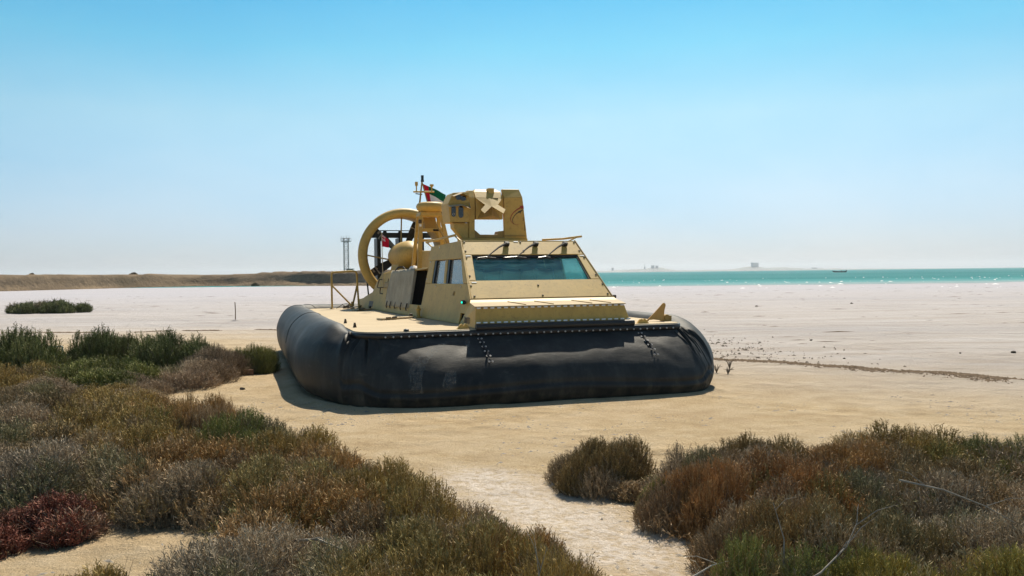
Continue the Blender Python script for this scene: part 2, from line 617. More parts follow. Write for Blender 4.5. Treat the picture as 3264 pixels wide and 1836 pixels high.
far_c = mixc(nt, patch, far_c, (0.335, 0.315, 0.315))
# wet, grey flat towards the sea
wet = ramp(nt, math_n('MULTIPLY_ADD', PY, 1 / 60.0, -0.35), [(0.0, (0, 0, 0)), (1.0, (1, 1, 1))])
far_c = mixc(nt, math_n('MULTIPLY', wet, 0.8), far_c, mixc(nt, streak2, (0.365, 0.36, 0.405), (0.45, 0.445, 0.49)))
cc = mixc(nt, flat_r, near_c, far_c)
# pale salt crust in the gap between the bushes
ax_ = math_n('SUBTRACT', PX, 0.2)
ay_ = math_n('SUBTRACT', PY, 6.05)
perp = math_n('ABSOLUTE', math_n('ADD', math_n('MULTIPLY', ax_, 0.895), math_n('MULTIPLY', ay_, 0.447)))
along = math_n('ABSOLUTE', math_n('SUBTRACT', math_n('MULTIPLY', ax_, 0.447), math_n('MULTIPLY', ay_, 0.895)))
rr_ = math_n('ADD', math_n('MULTIPLY', perp, 1.3), math_n('MULTIPLY', math_n('MAXIMUM', math_n('SUBTRACT', along, 1.0), 0.0), 0.8))
crust_m = ramp(nt, math_n('ADD', rr_, math_n('MULTIPLY_ADD', mid, 0.9, -0.45)), [(0.20, (1, 1, 1)), (0.80, (0, 0, 0))])
crust = math_n('MULTIPLY', crust_m, ramp(nt, fine, [(0.40, (0.25,) * 3), (0.56, (1, 1, 1))]))
cc = mixc(nt, crust, cc, (0.68, 0.60, 0.52))
L.new(cc, b.inputs["Base Color"])
b.inputs["Roughness"].default_value = 0.92
b.inputs["Specular IOR Level"].default_value = 0.12
hsum = math_n('ADD', math_n('MULTIPLY', fine, 1.0), math_n('MULTIPLY', grit, 0.6))
hsum = math_n('ADD', hsum, math_n('MULTIPLY', mid, 1.2))
vor = nt.nodes.new("ShaderNodeTexVoronoi")
vor.feature = 'SMOOTH_F1'
vor.inputs["Scale"].default_value = 2.6
vor.inputs["Smoothness"].default_value = 0.4
nt.links.new(geo.outputs["Position"], vor.inputs["Vector"])
tram = ramp(nt, noise_tex(nt, 0.7, 4), [(0.45, (0, 0, 0)), (0.65, (1, 1, 1))])
hsum = math_n('ADD', hsum, math_n('MULTIPLY', math_n('MULTIPLY', vor.outputs["Distance"], tram), 2.4))
bump(nt, b, hsum, 0.9, 0.05)
M['sand'] = mt
g = link_mesh('ground', np_mesh('ground', V, Fq, mt, True))
g["kind"] = "structure"

# ------------------------------------------------------------------ sea
mt, nt, b = new_mat('sea_water')
L = nt.links
geo = nt.nodes.new("ShaderNodeNewGeometry")
sep = nt.nodes.new("ShaderNodeSeparateXYZ")
L.new(geo.outputs["Position"], sep.inputs[0])
PX, PY = sep.outputs[0], sep.outputs[1]
wv = noise_tex(nt, 0.035, 5, 0.6, mapping=(0.25, 1, 1))
depth = math_n('ADD', math_n('MULTIPLY_ADD', PY, 1 / 90.0, -1.0), math_n('MULTIPLY_ADD', wv, 0.5, -0.25))
wc = ramp(nt, depth, [(0.0, (0.42, 0.42, 0.45)), (0.14, (0.34, 0.42, 0.43)), (0.34, (0.13, 0.34, 0.34)), (0.55, (0.045, 0.26, 0.265)), (1.0, (0.012, 0.185, 0.19))])
wc = mixc(nt, ramp(nt, noise_tex(nt, 0.02, 6, 0.7, mapping=(0.2, 1.6, 1)), [(0.4, (0, 0, 0)), (0.7, (0.45,) * 3)]), wc, (0.10, 0.30, 0.33))
nt.nodes.remove(b)
mo_ = nt.nodes["Material Output"]
df = nt.nodes.new("ShaderNodeBsdfDiffuse")
gl = nt.nodes.new("ShaderNodeBsdfGlossy")
gl.inputs["Roughness"].default_value = 0.10
mxs = nt.nodes.new("ShaderNodeMixShader")
mxs.inputs[0].default_value = 0.13
L.new(wc, df.inputs["Color"])
L.new(df.outputs[0], mxs.inputs[1])
L.new(gl.outputs[0], mxs.inputs[2])
L.new(mxs.outputs[0], mo_.inputs[0])
w1 = noise_tex(nt, 0.9, 4, 0.7, mapping=(0.8, 0.35, 1))
w2 = noise_tex(nt, 0.22, 3, 0.6, mapping=(0.4, 1, 1))
bpn = N(nt, "ShaderNodeBump", Strength=1.0, Distance=1.6)
L.new(math_n('ADD', w1, math_n('MULTIPLY', w2, 1.5)), bpn.inputs["Height"])
L.new(bpn.outputs[0], df.inputs["Normal"])
L.new(bpn.outputs[0], gl.inputs["Normal"])
xs = np.concatenate([[-6000, -1500, -400, -120, -60, -20], np.linspace(-6, 300, 110), [600, 3000, 9000]])
shore = 88 + 16 * vnoise(xs * 0.06, xs * 0 + 3.3, 9) + 5 * vnoise(xs * 0.3, xs * 0 + 1.3, 10)
shore = shore + 46 / (1 + np.exp((xs - 6.0) / 1.8))
V = []
for k, x in enumerate(xs):
    V.append((x, shore[k], -0.09))
    V.append((x, 280.0, -0.09))
    V.append((x, 9000.0, -0.09))
F_ = []
for k in range(len(xs) - 1):
    for j in range(2):
        a = k * 3 + j
        F_.append((a, a + 3, a + 4, a + 1))
s = link_mesh('sea', np_mesh('sea', V, F_, mt))
s["kind"] = "structure"

# ------------------------------------------------------------------ earth bank on the far side of the flat
mt, nt, b = new_mat('bank_earth')
n1 = noise_tex(nt, 0.12, 6, 0.65)
n2 = noise_tex(nt, 1.1, 6, 0.7)
c1_ = ramp(nt, n1, [(0.3, (0.13, 0.095, 0.06)), (0.55, (0.21, 0.155, 0.10)), (0.75, (0.30, 0.22, 0.135))])
c1_ = mixc(nt, ramp(nt, n2, [(0.5, (0, 0, 0)), (0.68, (0.7,) * 3)]), c1_, (0.11, 0.085, 0.06))
nt.links.new(c1_, b.inputs["Base Color"])
b.inputs["Roughness"].default_value = 0.95
b.inputs["Specular IOR Level"].default_value = 0.1
bump(nt, b, n2, 0.9, 0.5)


def poly_sample(P, n):
    P = np.array(P, float)
    d = np.r_[0, np.cumsum(np.hypot(*np.diff(P, axis=0).T))]
    t = np.linspace(0, d[-1], n)
    return np.stack([np.interp(t, d, P[:, 0]), np.interp(t, d, P[:, 1])], 1), t


bp_ = [(-220, 88), (-120, 104), (-72, 118), (-66, 136), (-63, 150), (-55, 156), (-36.5, 146), (-21, 134), (-8, 128), (1, 126)]
S, tt = poly_sample(bp_, 340)
kern = np.ones(9) / 9
S[:, 0] = np.convolve(np.pad(S[:, 0], 4, 'edge'), kern, 'valid')
S[:, 1] = np.convolve(np.pad(S[:, 1], 4, 'edge'), kern, 'valid')
prof = [(0, -0.1), (0.5, 0.05), (1.4, 0.28), (2.1, 0.55), (2.6, 1.05), (3.2, 1.62), (3.9, 2.05), (5.5, 2.2), (20, 2.25), (60, 2.2), (140, 1.5)]
V, F_ = [], []
out_dir = np.array([-0.16, 0.987])
for i, (p, t) in enumerate(zip(S, tt)):
    end = min(1.0, (tt[-1] - t) / 14.0)
    for j, (o_, z) in enumerate(prof):
        nz = 0.55 * (vnoise(np.array([t * 0.22]), np.array([j * 0.9]), 11)[0] - 0.5) + 0.25 * (vnoise(np.array([t * 0.9]), np.array([j * 1.7]), 12)[0] - 0.5)
        no = 0.9 * (vnoise(np.array([t * 0.16]), np.array([j * 0.3]), 13)[0] - 0.5)
        zz = z + (nz if 1 < j < 8 else 0.2 * nz * (j > 0))
        zz = zz + 0.40 * (vnoise(np.array([t * 0.08]), np.array([7.5]), 15)[0] - 0.5) * (j > 4) + 0.30 * (vnoise(np.array([t * 0.03]), np.array([0.5]), 14)[0] - 0.5) * (j > 3)
        q = p + out_dir * (o_ + (no if j < 7 else 0))
        V.append((q[0], q[1], max(-0.15, zz * end if j else -0.15)))
m_ = len(prof)
for i in range(len(S) - 1):
    for j in range(m_ - 1):
        a = i * m_ + j
        F_.append((a, a + m_, a + m_ + 1, a + 1))
bk = link_mesh('earth_bank_terrain', np_mesh('earth_bank_terrain', V, F_, mt, True))
bk["kind"] = "structure"
bk["label"] = "low brown earth bank along the far side of the flat"

# ------------------------------------------------------------------ far coast across the water
mt = flat('far_coast_land', (0.24, 0.235, 0.22), 0.95, var=0.2, scale=0.01)
hx = np.linspace(300, 2300, 240)


def coast_h(x):
    h = 3 + 4 * vnoise(x * 0.012, x * 0, 21) + 3 * vnoise(x * 0.05, x * 0 + 2, 22)
    h = h + 11 * np.exp(-((x - 760) / 70.0) ** 2) + 14 * np.exp(-((x - 1245) / 62.0) ** 2) + 8 * np.exp(-((x - 1390) / 120.0) ** 2) + 7 * np.exp(-((x - 600) / 150.0) ** 2)
    return h * np.clip((2300 - x) / 700.0, 0.05, 1)


V, F_ = [], []
for i, x in enumerate(hx):
    h = float(coast_h(np.array([x]))[0])
    for dy_, k in ((-25, 0), (10, .6), (60, 1.0), (160, .95), (300, 0)):
        V.append((x, 4400 + dy_, h * k - (0.5 if k == 0 else 0)))
for i in range(len(hx) - 1):
    for j in range(4):
        a = i * 5 + j
        F_.append((a, a + 5, a + 6, a + 1))
fc = link_mesh('far_coast_terrain', np_mesh('far_coast_terrain', V, F_, mt, True))
fc["kind"] = "structure"
fc["label"] = "low hazy coastline with two hills across the water"


def far_block(name, label, x, w, z0, h, cat, y=4440, depth_=25, floors=6, bays=4, group=None):
    t = thing(name, label, cat, (x, y, z0), 0, group)
    MB().box(-w / 2, w / 2, 0, depth_, 0, h).build('wall', M['far_wall'], t)
    MB().box(-w / 2 - 0.6, w / 2 + 0.6, -0.6, depth_ + 0.6, h, h + 1.2).build('roof', M['far_wall'], t)
    wm = MB().box(-w / bays * 0.3, w / bays * 0.3, -0.25, 0.3, 0, h / floors * 0.5).mesh('window', M['far_win'])
    for i in range(bays):
        for j in range(floors):
            link_mesh('window', wm, t, (-w / 2 + (i + 0.5) * w / bays, 0, (j + 0.3) * h / floors))
    return t


Z0 = lambda x: float(coast_h(np.array([x]))[0]) - 3
far_block('distant_building', 'hazy wide block of towers on the right hill across the sea', 1258, 24, Z0(1258), 19, 'building', bays=5)
far_block('distant_building', 'hazy narrow tower joined left of the wide block on the right hill', 1240, 8, Z0(1240), 22, 'building', bays=2, y=4436)
far_block('distant_building', 'hazy pale twin block right of the spire on the left coast', 727, 14, Z0(727), 14, 'building', bays=3)
far_block('distant_building', 'smaller hazy block behind the left coast hill', 747, 11, Z0(747), 11, 'building', y=4430, bays=3)
far_block('distant_building', 'low hazy building at the far left end of the coast', 520, 8, 6, 16, 'building', bays=2, floors=4)
far_block('distant_building', 'tiny hazy block on the open coast right of the hills', 1560, 22, Z0(1560), 7, 'building', bays=4, floors=2)
t = thing('distant_tower', 'thin pointed hazy tower on the left coast across the sea', 'tower', (684, 4440, Z0(684)))
MB().lathe([(4.2, 0), (3.2, 10), (1.6, 18), (0.05, 30)], (0, 0, 0), n=10).build('spire', M['far_wall'], t)
MB().lathe([(4.8, 9), (4.8, 11), (3, 11.2)], (0, 0, 0), n=10).build('gallery', M['far_wall'], t)

# ------------------------------------------------------------------ haze
mt = bpy.data.materials.new('haze_air')
mt.use_nodes = True
nt = mt.node_tree
nt.nodes.clear()
o_ = nt.nodes.new("ShaderNodeOutputMaterial")
pv = nt.nodes.new("ShaderNodeVolumePrincipled")
pv.inputs["Color"].default_value = (0.86, 0.93, 1.0, 1)
pv.inputs["Density"].default_value = 0.00014
pv.inputs["Anisotropy"].default_value = 0.3
nt.links.new(pv.outputs[0], o_.inputs["Volume"])
hz = MB().box(-10500, 10500, -1000, 10500, -1.3, 75).build('haze', mt)
hz["kind"] = "stuff"

# ================================================================== HOVERCRAFT
YAW = R(17.5)


def gz0(x, y):
    return float(ground_z(np.array([float(x)]), np.array([float(y)]))[0])


craft = thing('hovercraft', 'sand coloured hovercraft with a fat black rubber skirt parked on the beach', 'hovercraft', (0.249, 12.15, 0.0), YAW)
CZ = Matrix.Translation((0.249, 12.15, 0)) @ Matrix.Rotation(YAW, 4, 'Z')


def rr_path(x0, x1, y0, y1, rfl, rfr, rs, nf=60, nc=28, ns=70, bow=0.0):
    """rounded rectangle from the middle of the stern round by the left side, bow, right side; r* are (rx, ry)"""
    P = []

    def arc(cx, cy, rx, ry, a0, a1, n):
        return [(cx + rx * math.cos(a), cy + ry * math.sin(a)) for a in np.linspace(a0, a1, n, endpoint=False)]

    def seg(a, b_, n):
        return [(a[0] + (b_[0] - a[0]) * k / n, a[1] + (b_[1] - a[1]) * k / n) for k in range(n)]
    P += seg((0.0, y1), (x0 + rs[0], y1), nf // 2)
    P += arc(x0 + rs[0], y1 - rs[1], rs[0], rs[1], math.pi / 2, math.pi, nc)
    P += seg((x0, y1 - rs[1]), (x0, y0 + rfl[1]), ns)
    P += arc(x0 + rfl[0], y0 + rfl[1], rfl[0], rfl[1], math.pi, 1.5 * math.pi, nc * 2)
    P += seg((x0 + rfl[0], y0), (x1 - rfr[0], y0), nf)
    P += arc(x1 - rfr[0], y0 + rfr[1], rfr[0], rfr[1], 1.5 * math.pi, 2 * math.pi, nc * 2)
    P += seg((x1, y0 + rfr[1]), (x1, y1 - rs[1]), ns)
    P += arc(x1 - rs[0], y1 - rs[1], rs[0], rs[1], 0, math.pi / 2, nc)
    P += seg((x1 - rs[0], y1), (0.0, y1), nf // 2)
    P = np.array(P)
    return P


DECK_Z = 0.88
DP = rr_path(-2.42, 2.42, 0.0, 8.9, (0.40, 0.45), (0.22, 0.22), (0.35, 0.35))
BP0 = rr_path(-3.12, 3.10, -0.62, 9.85, (1.75, 2.5), (1.15, 1.25), (1.0, 1.0), 400, 200, 400)


def outer_on_ray(p):
    """where the ray from the hull's spine through deck-edge point p meets the outer path"""
    c = np.array([0.0, min(max(p[1], 2.6), 7.6)])
    if p[1] < 2.6 or p[1] > 7.6:
        c[0] = np.clip(p[0], -0.9, 0.9)
    d = (p - c) / np.linalg.norm(p - c)
    q = BP0 - c
    cr = q[:, 0] * d[1] - q[:, 1] * d[0]
    dt = q @ d
    bad = dt <= 0
    k = np.argmin(np.abs(cr) + 1e3 * bad)
    return c + d * dt[k]


BP = np.array([outer_on_ray(p) for p in DP])
for _ in range(3):
    BP = 0.25 * np.roll(BP, 1, 0) + 0.5 * BP + 0.25 * np.roll(BP, -1, 0)
prof_side = np.array([(0, .835), (.05, .885), (.16, .945), (.33, .968), (.52, .945), (.70, .865), (.86, .725), (.96, .56), (1.0, .40), (.985, .22), (.93, .06), (.84, -.045), (.70, -.10), (.35, -.13)])
prof_front = np.array([(0, .80), (.09, .765), (.23, .70), (.41, .62), (.58, .535), (.74, .43), (.87, .32), (.96, .21), (1.0, .11), (.985, .02), (.94, -.045), (.87, -.09), (.75, -.12), (.45, -.14)])


def catmull(P, n):
    P = np.vstack([2 * P[0] - P[1], P, 2 * P[-1] - P[-2]])
    m_ = len(P) - 3
    o = []
    for k in range(n):
        t = k / (n - 1) * m_
        i = min(int(t), m_ - 1)
        u = t - i
        p0, p1, p2, p3 = P[i], P[i + 1], P[i + 2], P[i + 3]
        o.append(0.5 * ((2 * p1) + (-p0 + p2) * u + (2 * p0 - 5 * p1 + 4 * p2 - p3) * u * u + (-p0 + 3 * p1 - 3 * p2 + p3) * u ** 3))
    return np.array(o)


NT = 56
pf_s, pf_f = catmull(prof_side, NT), catmull(prof_front, NT)
tv = np.linspace(0, 1, NT)
NS = len(DP)
dirv = BP - DP
dl = np.hypot(dirv[:, 0], dirv[:, 1])
frontness = np.clip((-dirv[:, 1] / dl) * 4.0 - 2.7, 0, 1)
frontness = frontness * frontness * (3 - 2 * frontness)
arc_s = np.r_[0, np.cumsum(np.hypot(*np.diff(BP, axis=0).T))]


def bag_point(i, t):
    """a point of the skirt at perimeter index i (float) and profile parameter t"""
    i0 = int(math.floor(i)) % NS
    i1 = (i0 + 1) % NS
    u = i - math.floor(i)

    def at(k):
        w = frontness[k]
        o = np.interp(t, tv, pf_s[:, 0]) * (1 - w) + np.interp(t, tv, pf_f[:, 0]) * w
        z = np.interp(t, tv, pf_s[:, 1]) * (1 - w) + np.interp(t, tv, pf_f[:, 1]) * w
        q = DP[k] + dirv[k] * o
        return np.array([q[0], q[1], z])
    return Vector(at(i0) * (1 - u) + at(i1) * u)


G = np.zeros((NS, NT, 3))
for k in range(NS):
    w = frontness[k]
    o = pf_s[:, 0] * (1 - w) + pf_f[:, 0] * w
    z = pf_s[:, 1] * (1 - w) + pf_f[:, 1] * w
    G[k, :, 0] = DP[k, 0] + dirv[k, 0] * o
    G[k, :, 1] = DP[k, 1] + dirv[k, 1] * o
    G[k, :, 2] = z
du = np.roll(G, -1, 0) - np.roll(G, 1, 0)
dv = np.gradient(G, axis=1)
nrm = np.cross(du, dv)
nrm /= np.maximum(1e-9, np.linalg.norm(nrm, axis=2, keepdims=True))
mid_i = NS // 2
if nrm[100, NT // 3, 2] < 0:
    nrm = -nrm
# folds running from the deck corners into the skirt, and soft billows
disp = np.zeros((NS, NT))
i_fl = 30 + 28 + 70 + 28
i_fr = 30 + 28 + 70 + 56 + 60 + 28
T = tv[None, :]
K = np.arange(NS)[:, None].astype(float)


def fold(i0, slant, amp, wid, t0, t1):
    c = i0 + slant * (T - t0)
    win = np.clip((T - t0) / 0.04, 0, 1) * np.clip((t1 - T) / (0.6 * (t1 - t0)), 0, 1)
    g_ = np.exp(-((K - c) / wid) ** 2) - 0.6 * np.exp(-((K - c - 2.0 * wid) / wid) ** 2)
    return -amp * g_ * win


for i0, sl, am, wd_, t0, t1 in ((i_fl + 3, 14, .055, 1.7, .02, .42), (i_fl - 6, -26, .030, 2.0, .03, .45), (i_fl - 13, -40, .022, 2.2, .04, .5),
                                (i_fl - 20, -40, .016, 2.5, .05, .55), (i_fl + 14, 40, .020, 2.4, .03, .35),
                                (i_fr - 2, -8, .050, 1.6, .02, .42), (i_fr - 8, -46, .055, 1.9, .02, .40), (i_fr + 7, 22, .045, 1.7, .02, .30), (i_fr + 15, 40, .022, 2.2, .03, .4)):
    disp += fold(i0, sl, am, wd_, t0, t1)
disp += 0.020 * (vnoise(K * 0.07 + 0 * T, T * 5 + 0 * K, 31) - 0.5) * np.clip(T * 6, 0, 1) * np.clip((0.9 - T) * 6, 0, 1)
disp += 0.010 * (vnoise(K * 0.25 + T * 3, T * 11 + 0 * K, 32) - 0.5) * np.clip(T * 6, 0, 1) * np.clip((0.9 - T) * 6, 0, 1)
for q_ in range(36):
    rsq = random.Random(900 + q_)
    i0 = rsq.uniform(60, 330)
    disp += fold(i0, rsq.uniform(-30, 30), rsq.uniform(.002, .007), rsq.uniform(.8, 1.8), rsq.uniform(.03, .2), rsq.uniform(.3, .6))
# a sagging crease low along the bow
crease = 0.60 + 0.02 * np.sin(K * 0.11) + 0.03 * (vnoise(K * 0.05, K * 0, 33) - 0.5)
disp += -0.026 * np.exp(-((T - crease) / 0.022) ** 2) * np.clip((frontness[:, None] - 0.25) * 2, 0, 1)
disp += 0.012 * np.exp(-((T - crease - 0.05) / 0.03) ** 2) * np.clip((frontness[:, None] - 0.25) * 2, 0, 1)
G2 = G + nrm * disp[:, :, None]
G2[:, :, 2] = np.maximum(G2[:, :, 2], -0.13)
ii, jj = np.meshgrid(np.arange(NS), np.arange(NT - 1), indexing='ij')
a = (ii * NT + jj).ravel()
b_ = (((ii + 1) % NS) * NT + jj).ravel()
Fq = np.stack([a, b_, b_ + 1, a + 1], 1)
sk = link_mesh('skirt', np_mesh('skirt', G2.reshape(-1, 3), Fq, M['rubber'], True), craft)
sk["label"] = "inflated black rubber skirt round the hull"
# seams across the skirt
for i_s in (92, 36, 58, 20, 12):
    pts = [Vector(G2[i_s, j]) + Vector(nrm[i_s, j]) * 0.003 for j in range(2, 34)]
    MB().tube(pts, 0.007, 5).build('seam', M['strip'], sk)

V, F_ = [], []
ridge = [(-.16, -.10), (-.02, .0), (.07, .022), (.16, .012), (.30, -.012), (.42, -.03)]
for k in range(NS):
    tn = BP[(k + 1) % NS] - BP[k - 1]
    tn = tn / max(1e-9, np.hypot(*tn))
    no = np.array([tn[1], -tn[0]])
    if no @ (BP[k] - np.array([0, 4.4])) < 0:
        no = -no
    base_p = DP[k] + dirv[k] * (0.86 * (1 - frontness[k]) + 0.90 * frontness[k])
    for j, (o_, z_) in enumerate(ridge):
        jit = 0.5 + 1.2 * float(vnoise(np.array([k * .21 + j * .3]), np.array([j * .7]), 71)[0])
        q = base_p + no * (o_ * (0.7 + .5 * jit * .6))
        w_ = CZ @ Vector((q[0], q[1], 0))
        V.append((w_.x, w_.y, gz0(w_.x, w_.y) + (z_ * jit if z_ > 0 else z_)))
for k in range(NS):
    for j in range(len(ridge) - 1):
        a0, b0 = k * len(ridge) + j, ((k + 1) % NS) * len(ridge) + j
        F_.append((a0, b0, b0 + 1, a0 + 1))
rg_o = link_mesh('sand_ridge_ground', np_mesh('sand_ridge_ground', V, F_, M['sand'], True))
rg_o["kind"] = "structure"

# hull band under the deck edge: vertical rubber strip
V, F_ = [], []
for k in range(NS):
    tn = DP[(k + 1) % NS] - DP[k - 1]
    tn = tn / max(1e-9, np.hypot(*tn))
    no = np.array([tn[1], -tn[0]])
    if no @ (DP[k] - np.array([0, 4.4])) < 0:
        no = -no
    for off, z in ((0.0, 0.868), (0.030, 0.864), (0.030, 0.79), (0.0, 0.785), (-0.05, 0.785), (-0.05, 0.868)):
        q = DP[k] + no * off
        V.append((q[0], q[1], z))
for k in range(NS):
    for j in range(6):
        a0, a1 = k * 6 + j, k * 6 + (j + 1) % 6
        b0, b1 = ((k + 1) % NS) * 6 + j, ((k + 1) % NS) * 6 + (j + 1) % 6
        F_.append((a0, b0, b1, a1))
link_mesh('fender_strip', np_mesh('fender_strip', V, F_, M['strip']), craft)

# deck plate
md = MB()
ring = [(p[0] * 0.998, 4.45 + (p[1] - 4.45) * 0.999, DECK_Z) for p in DP]
low = [(x, y, 0.845) for x, y, z in ring]
n = len(ring)
md.add(ring + low, [tuple(range(n))] + [(i, n + i, n + (i + 1) % n, (i + 1) % n) for i in range(n)])
dk = md.build('deck', M['deck'], craft)
# hull below the deck
MB().box(-2.30, 2.30, 0.25, 8.7, 0.12, 0.84).build('hull', M['tan_dark'], craft)

# fender bolts along the bow
bolt_me = MB().lathe([(0, -0.014), (0.007, -0.013), (0.013, -0.006), (0.013, 0)], (0, 0, 0), 'y', 10).mesh('bolt', M['steel'])
for x in np.arange(-2.05, 2.25, 0.107):
    if -0.06 < x + 0.80 < 0.03:
        continue
    link_mesh('bolt', bolt_me, craft, (x, -0.030, 0.812))

# ---- cabin: side plane through three measured corners
A_, B_, T_ = Vector((-.72, 1.25, .88)), Vector((-1.125, 7.77, .88)), Vector((-.492, 1.95, 2.18))
SN = (B_ - A_).cross(T_ - A_).normalized()
if SN.x > 0:
    SN = -SN
SD = SN.dot(A_)


def sp(y, z, off=0.0):
    """point of the left side plane at y,z"""
    x = (SD - SN.y * y - SN.z * z) / SN.x
    return Vector((x, y, z)) + SN * off




def side_panel(name, yz, mat, parent, th=0.03, off=0.0, bevel=0.006):
    return MB().slab([sp(y, z, off) for y, z in yz], SN, th).build(name, mat, parent, bevel)


# lower side plate with the stepped front edge
side_panel('side_plate', [(3.62, .885), (1.27, .885), (1.27, 1.045), (0.90, 1.05), (0.935, 1.275), (1.16, 1.495), (3.60, 1.485)], M['tan'], craft)
# upper side: pieces round the two windows
side_panel('side_plate', [(3.60, 1.489), (3.235, 1.489), (3.285, 1.888), (3.68, 1.884), (3.57, 1.78)], M['tan'], craft, off=-0.001)
side_panel('window_post', [(2.505, 1.499), (2.39, 1.499), (2.50, 1.888), (2.635, 1.888)], M['tan'], craft, off=-0.002)
side_panel('side_plate', [(1.445, 1.499), (1.165, 1.499), (1.70, 1.965), (1.775, 1.89)], M['tan'], craft, off=-0.001)
side_panel('side_plate', [(3.68, 1.888), (1.778, 1.892), (1.702, 1.968), (1.96, 2.172), (3.69, 2.132)], M['tan'], craft)
for nm, yz in (('side_window', [(3.235, 1.49), (2.505, 1.495), (2.635, 1.887), (3.285, 1.887)]), ('side_window', [(2.39, 1.495), (1.45, 1.497), (1.775, 1.89), (2.50, 1.887)])):
    MB().slab([sp(y, z, -0.045) for y, z in yz], SN, 0.012).build(nm, M['side_glass'], craft)
    (ya, za), (yb, zb), (yc, zc), (yd, zd) = yz
    MB().slab([sp(ya, za, -0.012), sp(ya - 0.10, za, -0.012), sp(yd - 0.10, zd, -0.012), sp(yd, zd, -0.012)], SN, 0.03).build('window_seal', M['black'], craft)
for y, z in ((3.50, 1.86), (3.55, 1.56), (2.57, 1.86), (1.73, 1.86), (1.50, 1.45), (2.9, 1.44), (1.90, 2.12), (3.1, 2.10)):
    link_mesh('rivet', bolt_me, craft, sp(y, z, 0.002), (0, 0, -math.pi / 2))

# ---- front of the cabin
FT = R(41.5)
FN = Vector((0, -math.sin(FT), math.cos(FT)))
FA = Vector((-.617, .928, 1.275))


def fp(x, s, off=0.0):
    """front plane: x across, s distance up the slope from the lower edge"""
    return Vector((x, FA.y + s * math.cos(FT), FA.z + s * math.sin(FT))) + FN * off


def front_panel(name, xs_, mat, th=0.028, off=0.0, bevel=0.005, parent=craft):
    return MB().slab([fp(x, s_, off) for x, s_ in xs_], FN, th).build(name, mat, parent, bevel)


LEN = 1.366
LFT = lambda s_: -.617 + (0.125) * s_ / LEN
RGT = lambda s_: 1.678 - (0.215) * s_ / LEN
front_panel('front_plate', [(LFT(0) + .012, 0), (RGT(0) - .012, 0), (RGT(.404) - .012, .404), (LFT(.404) + .012, .404)], M['tan'])
front_panel('front_plate', [(LFT(1.018) + .012, 1.018), (RGT(1.018) - .012, 1.018), (RGT(LEN) - .012, LEN), (LFT(LEN) + .012, LEN)], M['tan'])
front_panel('front_plate', [(LFT(.41) + .012, .41), (-.450, .41), (-.388, 1.012), (LFT(1.012) + .012, 1.012)], M['tan'], off=-0.001)
front_panel('front_plate', [(1.452, .41), (RGT(.41) - .012, .41), (RGT(1.012) - .012, 1.012), (1.400, 1.012)], M['tan'], off=-0.001)
# edge beads down both sides of the sloping front
MB().tube([fp(LFT(0) - .004, -.01, -.005), fp(LFT(LEN) - .004, LEN + .01, -.005)], 0.014, 6).build('corner_bead', M['tan'], craft)
MB().tube([fp(RGT(0) + .004, -.01, -.005), fp(RGT(LEN) + .004, LEN + .01, -.005)], 0.014, 6).build('corner_bead', M['tan_dark'], craft)
ws = MB().slab([fp(x, s_, -0.045) for x, s_ in ((-.452, .405), (1.455, .405), (1.402, 1.016), (-.392, 1.016))], FN, 0.012).build('windscreen', M['windscreen'], craft, label="dusty teal tinted windscreen under three wipers")
MB().slab([fp(x, s_, -0.014) for x, s_ in ((-.395, .975), (1.40, .975), (1.400, 1.017), (-.390, 1.017))], FN, 0.03).build('windscreen_dark_strip', M['black'], ws)
MB().slab([fp(x, s_, -0.014) for x, s_ in ((1.425, .41), (1.452, .41), (1.401, 1.0), (1.380, 1.0))], FN, 0.03).build('windscreen_dark_strip', M['black'], ws)  # black strip painting in the shade of the right jamb
bolt_f = MB().lathe([(0, 0.012), (0.011, 0.011), (0.017, 0.004), (0.017, -0.004)], (0, 0, 0), 'z', 8).mesh('bolt', M['bolt'])
for x, s_ in ((-.452, 1.324), (-.473, 1.104), (-.489, .944), (-.527, .512), (.494, 1.324), (.500, 1.112), (1.435, 1.318), (1.465, 1.104), (1.498, .934), (1.566, .505),
              (-.553, .283), (-.546, .05), (.523, .276), (.536, .045), (1.608, .28), (1.62, .052)):
    link_mesh('bolt', bolt_f, craft, fp(x, s_), (FT, 0, 0))
sticker = MB().box(-.038, .038, -.011, .011, 0, .004).mesh('sticker', M['label_white'])
for x, s_ in ((.421, 1.337), (-.455, .985), (1.472, .98), (-.489, .356)):
    link_mesh('sticker', sticker, craft, fp(x, s_, 0.001), (FT, 0, 0))
# wipers
for x0_, x1_, bl, br in ((.24, -.171, -.33, .05), (.738, .33, .09, .56), (1.248, .83, .68, .97)):
    wp = MB()
    wp.box(-.05, .035, -.035, .035, 0, .075)
    wo = wp.build('wiper', M['black'], craft, 0.012)
    wo.location = fp(x0_, 1.235)
    wo.rotation_euler = (FT, 0, 0)
    inv = (Matrix.Translation(wo.location) @ Matrix.Rotation(FT, 4, 'X')).inverted()
    pts = [inv @ fp(x0_ - .02, 1.225, .060), inv @ fp(x0_ - .16, 1.14, .050), inv @ fp(x1_ + .02, .945, .022)]
    MB().tube(pts, [.024, .016, .009], 6).build('wiper_arm', M['black'], wo)
    MB().tube([inv @ fp(bl, .915, -.012), inv @ fp((bl + br) / 2, .922, .004), inv @ fp(br, .915, -.012)], .011, 6).build('wiper_blade', M['black'], wo)
    MB().tube([inv @ fp(bl + .02, .935, .006), inv @ fp(x1_, .942, .020), inv @ fp(br - .06, .935, .006)], .005, 5).build('wiper_spring', M['steel'], wo)

